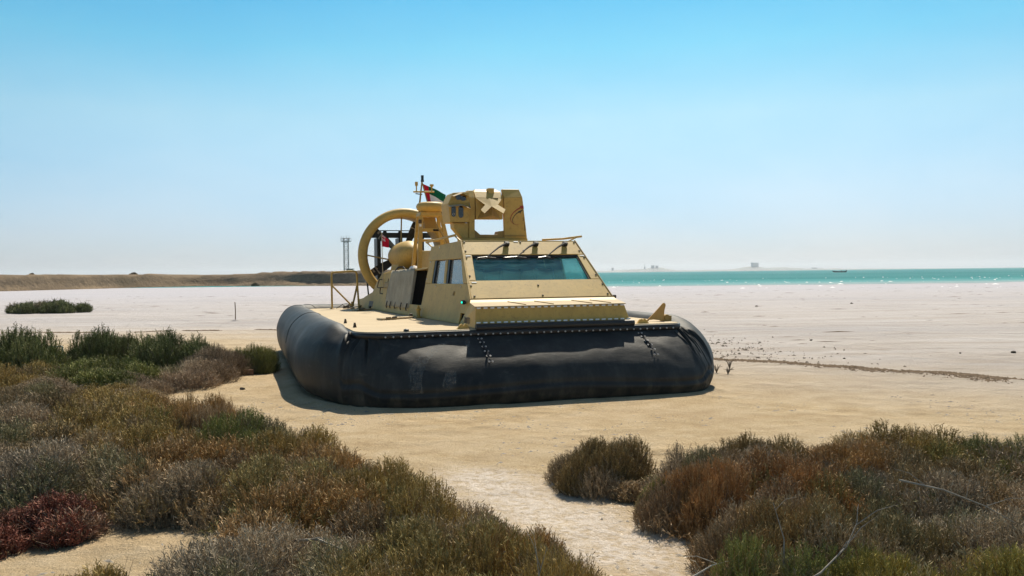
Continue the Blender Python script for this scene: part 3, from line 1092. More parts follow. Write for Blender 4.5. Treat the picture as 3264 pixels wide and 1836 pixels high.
# fascia, ledge and the box below the front
MB().add([(-.660, .79, 1.222), (1.70, .79, 1.222), (1.682, .92, 1.272), (-.620, .92, 1.272)], [(0, 1, 2, 3)]).add(
    [(-.62, .93, 1.272), (1.68, .93, 1.272), (1.68, .93, 1.10), (-.62, .93, 1.10)], [(0, 1, 2, 3)]).build('fascia', M['tan'], craft)
MB().tube([(-.64, .905, 1.262), (1.70, .905, 1.262)], 0.016, 6).build('fascia_bead', M['tan_dark'], craft)
MB().hexa([(-.79, .05, .884), (1.585, .05, .884), (1.74, 1.30, .884), (-.715, 1.24, .884),
           (-.757, .13, 1.170), (1.512, .13, 1.170), (1.70, .79, 1.206), (-.664, .79, 1.206)]).build('bow_box', M['tan'], craft, 0.004)
MB().hexa([(-.775, .105, 1.176), (1.530, .105, 1.176), (1.708, .785, 1.214), (-.672, .785, 1.214),
           (-.775, .105, 1.190), (1.530, .105, 1.190), (1.708, .785, 1.224), (-.672, .785, 1.224)]).build('ledge', M['deck'], craft, 0.003)
for x in (0.0, 0.42, 1.02, 1.32):
    MB().tube([(x, .17, 1.199), (x - .06, .52, 1.216), (x - .10, .74, 1.228)], .006, 4).build('strap', M['tan_dark'], craft)
# hinge leaves along the top and bottom edges of the bow box, their sunlit highlights painted white
hinge = MB().box(-.028, .028, -.022, .0, -.009, .009).mesh('hinge', M['label_white'])
for k in range(23):
    u = k / 22.0
    link_mesh('hinge', hinge, craft, (-.715 + 2.19 * u, .134, 1.160), (-0.25, 0, 0))
for k in range(24):
    u = k / 23.0
    link_mesh('hinge', hinge, craft, (-.745 + 2.28 * u, .040, .962), (-0.25, 0, 0))
MB().tube([(-.795, -.005, .905), (0.4, -.008, .906), (1.60, -.005, .905)], 0.046, 14).build('tarpaulin_roll', M['strip'], craft)

# right side of the cabin, roof and back wall
RX = lambda y, z: 1.463 + (2.175 - z) * 0.24 + 0 * y


def rp(y, z):
    return Vector((RX(y, z), y, z))


RNV = Vector((1, 0, 0.24)).normalized()
for yz in ([(0.93, 1.275), (1.27, .885), (3.65, .885), (3.65, 1.49), (1.17, 1.49)], [(1.17, 1.493), (1.55, 1.493), (1.86, 1.89), (1.96, 2.17), (1.60, 1.87)],
           [(2.75, 1.493), (3.65, 1.493), (3.65, 2.13), (1.97, 2.17), (1.87, 1.893), (2.75, 1.893)]):
    MB().slab([rp(y, z) for y, z in yz], RNV, 0.03).build('side_plate', M['tan'], craft)
MB().slab([rp(y, z) - RNV * 0.012 for y, z in ((1.55, 1.493), (2.75, 1.493), (2.75, 1.893), (1.86, 1.893))], RNV, 0.012).build('side_window', M['windscreen'], craft)
MB().hexa([(-.488, 1.94, 2.150), (1.462, 1.94, 2.148), (1.47, 3.66, 2.105), (-.605, 3.68, 2.108),
           (-.490, 1.94, 2.182), (1.464, 1.94, 2.178), (1.47, 3.66, 2.135), (-.607, 3.68, 2.138)]).build('roof', M['tan'], craft, 0.004)
bw = [(-.74, .885), (1.74, .885), (1.60, 1.49), (-.66, 1.49)]
MB().prism_xz([(-.80, .885), (1.76, .885), (1.60, 1.492), (-.735, 1.492)], 3.60, 3.63).build('back_wall', M['tan'], craft)
MB().prism_xz([(-.735, 1.495), (1.60, 1.495), (1.46, 2.10), (-.605, 2.10)], 3.60, 3.63).build('back_wall', M['tan'], craft)
MB().prism_xz([(-.70, .95), (1.66, .95), (1.44, 2.09), (-.58, 2.09)], 3.57, 3.595).build('cabin_lining', M['inside'], craft)
MB().box(-.66, 1.64, .96, 3.58, .90, .94).build('cabin_floor', M['inside'], craft)
MB().prism_xz([(-.5, .94), (1.5, .94), (1.5, 1.34), (-.5, 1.34)], 1.25, 1.55).build('dashboard', M['black'], craft, 0.03)
seat = MB()
seat.box(-.22, .22, -.2, .2, 0, .12)
seat.hexa([(-.22, .14, .12), (.22, .14, .12), (.22, .26, .12), (-.22, .26, .12), (-.17, .24, .72), (.17, .24, .72), (.17, .34, .72), (-.17, .34, .72)])
seat_me = seat.mesh('seat', M['black'], 0.03)
for x in (-.1, .55, 1.15):
    link_mesh('seat', seat_me, craft, (x, 2.35, 1.02))
    MB().box(x - .06, x + .06, 2.25, 2.4, .94, 1.02).build('seat_pedestal', M['inside'], craft)

# grab rails on the roof
MB().tube([sp(4.0, 2.225, .02), sp(2.28, 2.279, .02)], .020, 8).tube([sp(3.62, 2.13, 0), sp(3.98, 2.222, .02)], .014, 6).tube([sp(2.02, 2.17, -.03), sp(2.32, 2.276, .02)], .014, 6).build('grab_rail', M['tan'], craft)
MB().tube([(1.15, 2.7, 2.225), (1.47, 2.5, 2.235), (1.725, 2.28, 2.268)], .018, 8).tube([(1.46, 2.30, 2.17), (1.66, 2.34, 2.258)], .012, 6).tube([(1.2, 2.72, 2.15), (1.2, 2.7, 2.22)], .012, 6).build('grab_rail', M['tan'], craft)

# navigation lamp on the side
nl = MB().lathe([(0, -.06), (.030, -.055), (.034, -.03), (.034, .03), (.0, .035)], (0, 0, 0), 'y', 12).build('side_lamp', M['black'], craft)
nl.location = sp(1.10, 1.209, .045)
lo_ = MB().lathe([(0, .020), (.012, .016), (.017, 0)], (0, 0, 0), 'z', 10).build('lamp_lens', M['lamp'], nl)
lo_.location = (-.028, -.035, .0)
lo_.rotation_euler = (0, -1.2, 0)
lo_.rotation_euler = Vector((-.7, -.72, .05)).to_track_quat('Z', 'Y').to_euler()
MB().box(1.690, 1.74, .90, .99, 1.235, 1.29).build('side_lamp', M['black'], craft, .006)


def text_mesh(name, s_, size, mat, ext=0.0015):
    cu = bpy.data.curves.new(name, 'FONT')
    cu.body = s_
    cu.size = size
    cu.extrude = ext
    ob = bpy.data.objects.new(name, cu)
    col.objects.link(ob)
    bpy.context.view_layer.update()
    dg = bpy.context.evaluated_depsgraph_get()
    me = bpy.data.meshes.new_from_object(ob.evaluated_get(dg))
    me.name = name
    bpy.data.objects.remove(ob)
    bpy.data.curves.remove(cu)
    me.materials.clear()
    me.materials.append(mat)
    return me


# model lettering on the side of the bow box: reading direction runs forward
tm = text_mesh('lettering', '2000TD', 0.135, M['bolt'])
to = link_mesh('lettering', tm, craft)
xd = Vector((-.0755, -1.19, 0)).normalized()
yd = Vector((.033, .04, .286))
yd = (yd - xd * yd.dot(xd)).normalized()
zd = xd.cross(yd)
to.matrix_local = Matrix((( xd.x, yd.x, zd.x, -.7395), (xd.y, yd.y, zd.y, .88), (xd.z, yd.z, zd.z, .925), (0, 0, 0, 1)))
# faded lettering on the cabin side
for s_, y, z, sz in (('60', 1.86, 1.30, .11),):
    tm = text_mesh('faded_lettering', s_, sz, M['tan_dark'])
    to = link_mesh('faded_lettering', tm, craft)
    xd = (sp(1.0, 1.3) - sp(2.0, 1.3)).normalized()
    zd = SN.normalized()
    yd = zd.cross(xd)
    p = sp(y, z, .003)
    to.matrix_local = Matrix((( xd.x, yd.x, zd.x, p.x), (xd.y, yd.y, zd.y, p.y), (xd.z, yd.z, zd.z, p.z), (0, 0, 0, 1)))

# ---- engine bay behind the cabin
side_panel('side_plate', [(4.45, .886), (3.625, .886), (3.60, 1.098), (4.42, 1.092)], M['tan'], craft)
side_panel('side_plate', [(9.15, .886), (4.452, .886), (4.44, 1.045), (6.24, 1.035), (6.36, 1.715), (7.29, 1.652), (7.68, 1.49), (7.90, 1.262), (8.55, 1.16), (8.80, 1.108), (9.33, 1.066)], M['tan'], craft)
cur = MB()
NYC, NZC = 26, 10
V, F_ = [], []
for i in range(NYC + 1):
    for j in range(NZC + 1):
        u, w = i / NYC, j / NZC
        y = 6.30 - (6.30 - 4.45) * u
        z0_, z1_ = 1.0 + .012 * u, 1.728 + .03 * u
        z = z0_ + (z1_ - z0_) * w
        yy = y + (0.06 * w)
        off = 0.018 + 0.016 * math.sin(u * 17 + 1.2 * math.sin(w * 3)) * (1 - .5 * w) + 0.010 * math.sin(u * 41 + w * 4)
        V.append(tuple(sp(yy, z, off)))
for i in range(NYC):
    for j in range(NZC):
        a = i * (NZC + 1) + j
        F_.append((a, a + NZC + 1, a + NZC + 2, a + 1))
cu_o = link_mesh('canvas_curtain', np_mesh('canvas_curtain', V, F_, M['canvas'], True), craft)
cu_o["label"] = "grey canvas curtain hanging over the engine bay side"
sol = cu_o.modifiers.new('thickness', 'SOLIDIFY')
sol.thickness = 0.006
for y in (6.16, 5.84, 5.42, 4.96, 4.52):
    MB().tube([sp(y, .905 + .06, .02), sp(y - .01, 1.0, .04), sp(y, 1.10, .03)], .013, 5).build('curtain_toggle', M['bolt'], cu_o)
side_panel('door_jamb', [(4.47, 1.05), (4.43, 1.05), (4.52, 1.75), (4.56, 1.75)], M['canvas'], craft, th=.05, off=.004)
# slots and handles in the rear side
for yz in ([(6.52, 1.36), (6.46, 1.36), (6.42, 1.15), (6.48, 1.14)], [(6.60, 1.565), (6.53, 1.565), (6.53, 1.49), (6.60, 1.49)]):
    side_panel('slot', yz, M['inside'], craft, th=.01, off=.002, bevel=0)
side_panel('latch_plate', [(6.75, 1.49), (6.36, 1.47), (6.40, 1.36), (6.78, 1.37)], M['tan_dark'], craft, th=.03, off=.03)
for (ya, za), (yb, zb) in (((7.15, 1.54), (7.2, 1.36)), ((6.86, 1.37), (6.84, 1.24))):
    MB().tube([sp(ya, za, 0), sp(ya + .05, za, .05), sp((ya + yb) / 2 + .07, (za + zb) / 2, .055), sp(yb + .05, zb, .05), sp(yb, zb, 0)], .012, 6).build('handle', M['bolt'], craft)
side_panel('vent_grille', [(8.05, .93), (7.62, .93), (7.62, 1.06), (8.05, 1.06)], M['bolt'], craft, th=.01, off=.002, bevel=0)
MB().tube([sp(6.2, 1.735, -.03), sp(7.25, 1.672, -.03)], .02, 6).build('bay_rail', M['tan'], craft)
# bay roof, far wall, and inner bulkheads
MB().hexa([tuple(sp(3.64, 1.745)), (1.02, 3.64, 1.745), (1.02, 7.2, 1.64), tuple(sp(7.3, 1.63)),
           tuple(sp(3.64, 1.775)), (1.02, 3.64, 1.775), (1.02, 7.2, 1.668), tuple(sp(7.3, 1.662))]).build('bay_roof', M['tan'], craft, .004)
MB().box(1.00, 1.04, 3.64, 7.9, .885, 1.74).build('bay_wall', M['tan'], craft)
MB().prism_xz([(-1.0, .885), (1.0, .885), (1.0, 1.62), (-.90, 1.62)], 7.25, 7.28).build('bay_bulkhead', M['tan'], craft)
MB().prism_xz([(-.86, .89), (.98, .89), (.98, 1.74), (-.74, 1.74)], 4.62, 4.65).build('bay_bulkhead', M['inside'], craft)
MB().hexa([(-.95, 7.3, .885), (.9, 7.3, .885), (.8, 9.2, .885), (-1.05, 9.2, .885), (-.90, 7.3, 1.45), (.85, 7.3, 1.45), (.75, 9.2, 1.05), (-1.0, 9.2, 1.05)]).build('stern_cover', M['tan_dark'], craft, .01)
MB().lathe([(.10, 0), (.10, .05), (.06, .09), (0, .1)], (-.60, 5.35, 1.72), n=16).build('vent_cap', M['label_white'], craft)
MB().tube([(-.85, 6.05, 1.72), (-.80, 6.0, 1.79), (-.72, 5.9, 1.80), (-.68, 5.85, 1.73)], .02, 6).build('hose', M['black'], craft)

# gearbox fairing and the intake box joining it to the cabin
eg = [(0, 6.45)]
for k in range(1, 13):
    a = k / 12 * math.pi / 2
    eg.append((.305 * math.sin(a) ** .9, 6.45 + .55 * (1 - math.cos(a))))
eg += [(.305, 7.3), (.28, 7.9), (.24, 8.25), (0, 8.3)]
MB().lathe([(r_, y) for r_, y in eg], (-.40, 0, 2.07), 'y', 32).build('gearbox_fairing', M['tan'], craft, smooth=True)
MB().hexa([(-.30, 5.2, 1.76), (.16, 5.2, 1.76), (.16, 7.2, 1.76), (-.30, 7.2, 1.76), (-.24, 5.2, 2.115), (.13, 5.2, 2.115), (.10, 7.2, 2.16), (-.24, 7.2, 2.16)]).build('intake_housing', M['tan'], craft, .01)
MB().prism_xz([(-.055, 2.08), (.075, 2.08), (.055, 1.90), (-.035, 1.90)], 5.188, 5.197).build('intake_opening', M['inside'], craft)
MB().prism_xz([(-.12, 1.815), (.10, 1.815), (.10, 1.77), (-.12, 1.77)], 5.188, 5.197).build('intake_opening', M['inside'], craft)
MB().prism_xz([(-.65, 1.70), (-.15, 1.70), (-.2, 1.95), (-.6, 1.95)], 7.0, 7.9).build('gearbox_pylon', M['tan'], craft, .01)

# propeller duct
DC = (-.235, 0, 2.095)
pr = []
for k in range(0, 17):
    a = math.pi * (k / 16)
    pr.append((.975 + .108 * math.cos(a), 8.28 - .12 * math.sin(a)))
pr += [(.868, 8.6), (.88, 9.0), (.90, 9.02), (.96, 8.9), (1.06, 8.5), (1.083, 8.28)]
MB().lathe(pr, DC, 'y', 72).build('propeller_duct', M['tan'], craft, smooth=True)
MB().hexa([(-.95, 8.25, .885), (.48, 8.25, .885), (.48, 8.95, .885), (-.95, 8.95, .885), (-.70, 8.30, 1.25), (.23, 8.30, 1.25), (.23, 8.95, 1.25), (-.70, 8.95, 1.25)]).build('duct_pedestal', M['tan_dark'], craft, .01)
# propeller
PC = Vector((DC[0], 8.62, DC[2]))
hub = MB().lathe([(0, -.32), (.08, -.29), (.15, -.15), (.17, 0), (.17, .12), (0, .14)], PC, 'y', 24).build('propeller_hub', M['blade'], craft, smooth=True)
for k in range(5):
    a0 = R(66 + 72 * k)
    ca, sa = math.cos(a0), math.sin(a0)
    V, F_ = [], []
    st = [(.14, .09, 55), (.28, .20, 48), (.50, .24, 38), (.70, .22, 30), (.84, .19, 25)]
    for r_, ch, tw in st:
        for s_, th in ((-.5, 0), (-.15, .10), (.5, 0), (-.15, -.05)):
            cx = s_ * ch * math.cos(R(tw))
            cy = -s_ * ch * math.sin(R(tw)) + th * ch
            V.append((PC.x + r_ * ca - cx * sa, PC.y + cy, PC.z + r_ * sa + cx * ca))
    for i in range(len(st) - 1):
        for j in range(4):
            F_.append((i * 4 + j, (i + 1) * 4 + j, (i + 1) * 4 + (j + 1) % 4, i * 4 + (j + 1) % 4))
    F_ += [(3, 2, 1, 0), (16, 17, 18, 19)]
    bl = MB().add(V, F_).build('propeller_blade', M['blade'], craft)
    for r0_, r1_ in ((.66, .70), (.745, .79)):
        Vb = []
        for r_ in (r0_, r1_):
            ch = np.interp(r_, [q[0] for q in st], [q[1] for q in st])
            tw = np.interp(r_, [q[0] for q in st], [q[2] for q in st])
            for s_, th in ((-.51, .0), (-.15, .105), (.51, .0), (-.15, -.058)):
                cx = s_ * ch * math.cos(R(tw))
                cy = -s_ * ch * math.sin(R(tw)) + th * ch
                Vb.append((PC.x + r_ * ca - cx * sa, PC.y + cy, PC.z + r_ * sa + cx * ca))
        MB().add(Vb, [(j, 4 + j, 4 + (j + 1) % 4, (j + 1) % 4) for j in range(4)]).build('blade_band', M['blade_mark'], bl)
# struts from fairing to duct
for p, q in (((-.62, 8.0, 1.98), (-1.13, 8.30, 2.10)), ((.10, 8.0, 2.0), (.66, 8.30, 2.10)), ((-.38, 8.0, 2.35), (-.3, 8.32, 2.98))):
    MB().tube([p, q], .016, 8).build('duct_strut', M['tan_dark'], craft)
# rudder frame behind the duct
rf = MB().box(-1.02, .80, 9.16, 9.24, 2.53, 2.655).build('rudder_beam', M['dark_metal'], craft, .006)
MB().tube([(-1.02, 9.2, 2.705), (.80, 9.2, 2.705)], .012, 6).build('control_rod', M['dark_metal'], rf)
for x in (-.55, -.18, .25):
    MB().prism_xz([(x - .05, 2.655), (x + .05, 2.655), (x + .03, 2.71), (x - .03, 2.71)], 9.18, 9.22).build('control_horn', M['dark_metal'], rf)
for x in (-.71, -.185, .34):
    MB().hexa([(x - .045, 9.1, 1.0), (x + .045, 9.1, 1.0), (x + .02, 9.75, 1.0), (x - .02, 9.75, 1.0), (x - .045, 9.1, 2.53), (x + .045, 9.1, 2.53), (x + .02, 9.75, 2.53), (x - .02, 9.75, 2.53)]).build('rudder', M['dark_metal'], craft, .004)
MB().tube([(-1.0, 9.2, 2.60), (-1.02, 9.2, 1.9), (-.95, 9.2, 1.0)], .02, 6).build('rudder_post', M['dark_metal'], craft)

# radar pylon
rm = MB()
for (tx, ty), (bx_, by_), w0, w1 in (((-.50, 5.1), (-.575, 4.95), .075, .085), ((-.50, 5.4), (-.575, 5.6), .06, .07), ((-.10, 5.1), (.105, 4.95), .075, .085), ((-.10, 5.4), (.105, 5.6), .06, .07)):
    rm.hexa([(bx_ - w1 / 2, by_ - .03, 1.74), (bx_ + w1 / 2, by_ - .03, 1.74), (bx_ + w1 / 2, by_ + .03, 1.74), (bx_ - w1 / 2, by_ + .03, 1.74),
             (tx - w0 / 2, ty - .03, 2.80), (tx + w0 / 2, ty - .03, 2.80), (tx + w0 / 2, ty + .03, 2.80), (tx - w0 / 2, ty + .03, 2.80)])
py = rm.build('radar_pylon', M['tan'], craft, .006)
MB().hexa([(-.53, 5.05, 2.78), (-.08, 5.05, 2.78), (-.08, 5.5, 2.78), (-.53, 5.5, 2.78), (-.51, 5.05, 2.868), (-.10, 5.05, 2.868), (-.10, 5.48, 2.868), (-.51, 5.48, 2.868)]).build('pylon_head', M['tan'], py, .012)
MB().prism_xz([(-.36, 2.55), (-.13, 2.55), (-.15, 2.775), (-.40, 2.775)], 5.36, 5.38).build('pylon_panel', M['tan_dark'], py)
MB().box(-.53, -.02, 5.06, 5.10, 2.475, 2.545).build('pylon_crossbar', M['tan'], py, .006)
MB().box(-.555, .05, 5.5, 5.53, 2.30, 2.35).build('pylon_crossbar', M['tan'], py, .006)
MB().box(-.27, -.15, 5.045, 5.058, 2.485, 2.525).build('pylon_slot', M['inside'], py)
MB().tube([(-.20, 5.05, 2.62), (-.17, 5.0, 2.52), (.03, 4.9, 2.15)], .012, 6).build('pylon_cable', M['tan_dark'], py)
for z in (2.64, 2.36):
    MB().box(-.56, -.50, 5.035, 5.062, z, z + .07).build('pylon_clamp', M['bolt'], py)
MB().box(-.545, -.505, 5.03, 5.058, 2.575, 2.625).build('pylon_plate', M['label_white'], py)
rd = [(0, 0), (.17, 0), (.22, .012), (.262, .045), (.282, .09), (.283, .115), (.268, .155), (.235, .182), (.17, .196), (0, .204)]
MB().lathe(rd, (-.286, 5.2, 2.866), 'z', 40).build('radome', M['tan'], craft, smooth=True)
# mast with lamps and aerials
ms = MB().tube([(-.47, 5.42, 2.84), (-.455, 5.42, 3.07), (-.405, 5.42, 3.49)], [.020, .018, .015], 8).build('mast', M['tan_dark'], craft)
MB().tube([(-.585, 5.40, 3.284), (-.165, 5.40, 3.287)], .018, 8).build('mast_crossbar', M['tan'], ms)
MB().tube([(-.535, 5.43, 3.25), (-.40, 5.43, 3.235)], .011, 6).build('mast_brace', M['bolt'], ms)
MB().lathe([(0, 0), (.012, 0), (.012, .10), (.030, .12), (.030, .19), (0, .192)], (-.522, 5.4, 3.29), n=12).build('aerial', M['tan'], ms)
MB().lathe([(0, 0), (.012, 0), (.012, .08), (.040, .12), (.042, .145), (0, .152)], (-.213, 5.4, 3.29), n=14).build('aerial', M['tan'], ms)
MB().lathe([(0, 0), (.033, 0), (.033, .03), (.028, .04), (.028, .11), (.030, .115), (.030, .128), (0, .13)], (-.396, 5.42, 3.485), n=12).build('mast_lamp', M['dark_metal'], ms)
MB().tube([(-.40, 5.42, 3.47), (-.30, 5.42, 3.08), (-.28, 5.40, 2.95)], .012, 6).build('mast_stay', M['tan_dark'], ms)

# stern railing on the left side deck
ry = 8.4
hoop = [(-1.902, ry, .88), (-1.906, ry, 1.64), (-1.895, ry, 1.695), (-1.855, ry, 1.718), (-1.40, ry, 1.737), (-1.358, ry, 1.718), (-1.338, ry, 1.67), (-1.297, ry, .88)]
MB().tube(hoop, .022, 8).build('railing', M['tan'], craft)
MB().tube([(-1.898, ry, 1.414), (-1.443, ry + .0, .93)], .019, 8).build('railing_brace', M['tan'], craft)
MB().tube([(-1.335, ry, 1.40), (-1.443, ry, .93)], .022, 8).build('railing_brace', M['tan_dark'], craft)
for x in (-1.902, -1.443, -1.297):
    MB().lathe([(0, 0), (.055, 0), (.055, .012), (.03, .02), (0, .02)], (x, ry, .878), n=14).build('railing_foot', M['tan_dark'], craft)
MB().box(-1.47, -1.41, 8.36, 8.44, .93, 1.04).build('railing_socket', M['tan_dark'], craft, .006)
for k in range(9):
    x, y = -1.55 + random.uniform(-.12, .25), 8.5 + random.uniform(-.15, .25)
    MB().tube([(x, y, .885), (x + random.uniform(-.1, .1), y, .92 + random.random() * .08), (x + random.uniform(-.2, .2), y + .1, .89)], .010, 5).build('mooring_rope', M['bolt'], craft)

# fittings on the side decks
for x0_, y0_, x1_, y1_ in ((-1.668, 2.99, -1.03, 3.42), (-1.585, 6.98, -1.17, 7.46)):
    dx_, dy_ = x1_ - x0_, y1_ - y0_
    l = math.hypot(dx_, dy_)
    bd = MB().box(0, l, -.07, .07, .006, .036).build('deck_board', M['deck'], craft, .006)
    bd.location = (x0_, y0_, DECK_Z)
    bd.rotation_euler = (0, 0, math.atan2(dy_, dx_))
    for u in (.12, .30):
        MB().box(l * u, l * u + .10, -.09, -.066, .03, .05).build('board_clip', M['bolt'], bd)
    MB().lathe([(0, 0), (.03, 0), (.03, .05), (0, .055)], (l - .02, 0, .03), n=10).build('board_knob', M['bolt'], bd)
for y in (2.417, 1.235):
    MB().prism_xz([(-2.32, .875), (-2.27, .875), (-2.285, .95), (-2.305, .95)], y - .03, y + .03).build('deck_cleat', M['bolt'], craft, .004)
cl = [(-.09, 0), (.09, 0), (.07, .015), (.045, .045), (.02, .055), (.0, .035), (-.02, .055), (-.045, .045), (-.07, .015)]
for x, y in ((-.93, .16), (1.815, .14)):
    MB().prism_xz([(x + u * 1.1, DECK_Z + w * 1.3) for u, w in cl], y - .025, y + .025).build('fairlead', M['tan'], craft, .003)
MB().lathe([(0, 0), (.05, 0), (.05, .02), (.035, .03), (.036, .13), (.05, .15), (.05, .165), (.022, .17), (.022, .215), (0, .22)], (-.905, 3.45, DECK_Z), n=14).build('bollard', M['tan'], craft)
MB().lathe([(0, 0), (.04, 0), (.035, .03), (0, .04)], (-1.753, .05, .875), n=10).build('deck_knob', M['black'], craft)
# tan fin and winch on the right bow deck
fv = [(2.145, .885), (2.30, 1.02), (2.435, 1.155), (2.455, 1.165), (2.478, 1.155), (2.485, 1.125), (2.462, 1.05), (2.455, .97), (2.475, .90), (2.46, .885), (2.40, .895), (2.27, .91), (2.20, .905), (2.185, .885)]
fv = [(x - .10, z) for x, z in fv]
MB().prism_xz(fv, .49, .515).build('bow_fin', M['fin'], craft, .003)
wn_ = MB().lathe([(0, -.06), (.05, -.06), (.05, .06), (0, .06)], (2.40, .53, .935), 'y', 14)
wn_.box(2.33, 2.47, .46, .60, .88, .90).box(2.43, 2.475, .47, .59, .90, .965)
wn_.build('bow_winch', M['tan_dark'], craft, .006)

# lacing eyelets down the bow skirt
ey = MB().lathe([(.010 + .0045 * math.cos(a), .0045 * math.sin(a)) for a in np.linspace(0, 2 * math.pi, 7)], (0, 0, 0), 'z', 10).mesh('eyelet', M['steel'])
i_b0 = 30 + 28 + 70 + 56
for xi, sl in ((-.80, .0), (1.62, .25)):
    i_c = i_b0 + (xi - (-2.42 + .34)) / (4.84 - .56) * 60
    lace_pts = []
    for q in range(6):
        t_ = .10 + .052 * q
        ic = i_c - sl * (q - 1) * 0.8 + q * .15
        for sg in (-1, 1):
            pt = bag_point(ic + sg * .34, t_)
            n_ = Vector(nrm[int(ic) % NS, int(t_ * (NT - 1))])
            e_ = link_mesh('eyelet', ey, sk, pt + n_ * .010)
            e_.rotation_euler = n_.to_track_quat('Z', 'Y').to_euler()
        lace_pts.append(bag_point(ic + (.2 if q % 2 else -.2), t_) + n_ * .012)
    MB().tube(lace_pts[:5], .012, 5).build('lacing', M['strip'], sk)

# scuff marks on the bow skirt (thin dust films with their own outline)
def scuff(i0, i1, t0, t1, bend, wdt):
    V, F_ = [], []
    n_, m2 = 26, 5
    for a in range(n_ + 1):
        u = a / n_
        ic = i0 + (i1 - i0) * u + bend * math.sin(u * math.pi)
        t_ = t0 + (t1 - t0) * u
        for c in range(m2 + 1):
            i_ = ic + (c / m2 - .5) * wdt * (0.6 + .4 * math.sin(u * math.pi))
            k = int(round(i_)) % NS
            j = min(NT - 1, int(round(t_ * (NT - 1))))
            fi, fj = i_ % NS, t_ * (NT - 1)
            k0, j0 = int(fi), int(fj)
            k1, j1 = (k0 + 1) % NS, min(NT - 1, j0 + 1)
            uu, ww = fi - k0, fj - j0
            p = (G2[k0, j0] * (1 - uu) + G2[k1, j0] * uu) * (1 - ww) + (G2[k0, j1] * (1 - uu) + G2[k1, j1] * uu) * ww
            V.append(p + nrm[k, j] * .004)
    for a in range(n_):
        for c in range(m2):
            q = a * (m2 + 1) + c
            F_.append((q, q + m2 + 1, q + m2 + 2, q + 1))
    o = link_mesh('scuff_mark', np_mesh('scuff_mark', V, F_, M['scuff'], True), sk)


i_x = lambda x: i_b0 + (x + 2.08) / 4.28 * 60
scuff(i_x(-1.30), i_x(-1.62), .14, .62, -2.5, 2.4)
scuff(i_x(-1.25), i_x(-1.32), .42, .60, 0, 2.0)
scuff(i_x(-0.98), i_x(-1.02), .07, .27, 0, 1.2)
scuff(i_x(-1.5), i_x(-0.9), .12, .14, 0, 1.8)
scuff(i_x(.1), i_x(1.9), .70, .695, 0, 1.4)

# ---- turret on the cabin roof
tu = bpy.data.objects.new('turret', None)
col.objects.link(tu)
tu.parent = craft
tu.location = (.175, .55, -.074)
tu.scale = (1.045, 1.045, 1.045)
tu["label"] = "sand coloured sensor turret on the cabin roof"
MB().box(-.383, .745, 2.25, 2.62, 2.10, 2.235).build('turret_base', M['tan'], tu, .008)
MB().prism_xz([(-.535, 2.484), (-.529, 2.406), (-.383, 2.236), (-.274, 2.236), (-.274, 2.484)], 2.27, 2.50).build('turret_arm', M['tan'], tu, .006)
MB().hexa([(-.271, 2.25, 2.236), (-.177, 2.25, 2.236), (-.177, 2.42, 2.236), (-.271, 2.42, 2.236),
           (-.264, 2.25, 2.90), (-.168, 2.25, 2.90), (-.168, 2.42, 2.90), (-.264, 2.42, 2.90)]).hexa(
    [(-.264, 2.25, 2.902), (-.168, 2.25, 2.902), (-.168, 2.50, 2.902), (-.264, 2.50, 2.902), (-.262, 2.35, 3.03), (-.168, 2.35, 3.03), (-.168, 2.50, 3.03), (-.262, 2.50, 3.03)]).build('turret_column', M['tan'], tu, .004)
MB().prism_xz([(-.177, 2.237), (.334, 2.237), (.334, 2.361), (.246, 2.352), (.224, 2.295), (-.075, 2.295), (-.162, 2.368), (-.177, 2.375)], 2.28, 2.50).build('turret_cradle', M['tan_dark'], tu, .004)
# sensor head
MB().hexa([(-.600, 2.20, 2.493), (-.279, 2.20, 2.496), (-.279, 2.72, 2.496), (-.600, 2.72, 2.493), (-.632, 2.20, 2.795), (-.274, 2.20, 2.795), (-.274, 2.72, 2.795), (-.632, 2.72, 2.795)]).hexa(
    [(-.632, 2.20, 2.797), (-.274, 2.20, 2.797), (-.274, 2.72, 2.797), (-.632, 2.72, 2.797), (-.535, 2.25, 2.978), (-.270, 2.25, 3.000), (-.270, 2.72, 3.000), (-.535, 2.72, 2.978)]).build('sensor_head', M['tan'], tu, .004)
def pill(x0, x1, z0, z1, y, th=.008, n=8):
    w, h = x1 - x0, z1 - z0
    r_ = min(w, h) / 2
    pts = []
    for cx, cz, a0 in ((x1 - r_, z1 - r_, 0), (x0 + r_, z1 - r_, 90), (x0 + r_, z0 + r_, 180), (x1 - r_, z0 + r_, 270)):
        for k in range(n):
            a = R(a0 + 90 * k / (n - 1))
            pts.append((cx + r_ * math.cos(a), cz + r_ * math.sin(a)))
    return MB().prism_xz(pts, y - th, y + .01)
pill(-.50, -.405, 2.852, 2.945, 2.235, .02).build('lens_port', M['lens'], tu)
pill(-.425, -.325, 2.845, 2.925, 2.228, .02).build('lens_port', M['lens'], tu)
pill(-.580, -.508, 2.58, 2.76, 2.20).build('lens_port', M['lens'], tu)
pill(-.462, -.380, 2.565, 2.76, 2.20).build('lens_port', M['lens'], tu)
MB().lathe([(.012, -.004), (.016, -.008), (.020, -.004), (.018, 0)], (-.548, 2.190, 2.622), 'y', 12).build('lens_ring', M['steel'], tu)
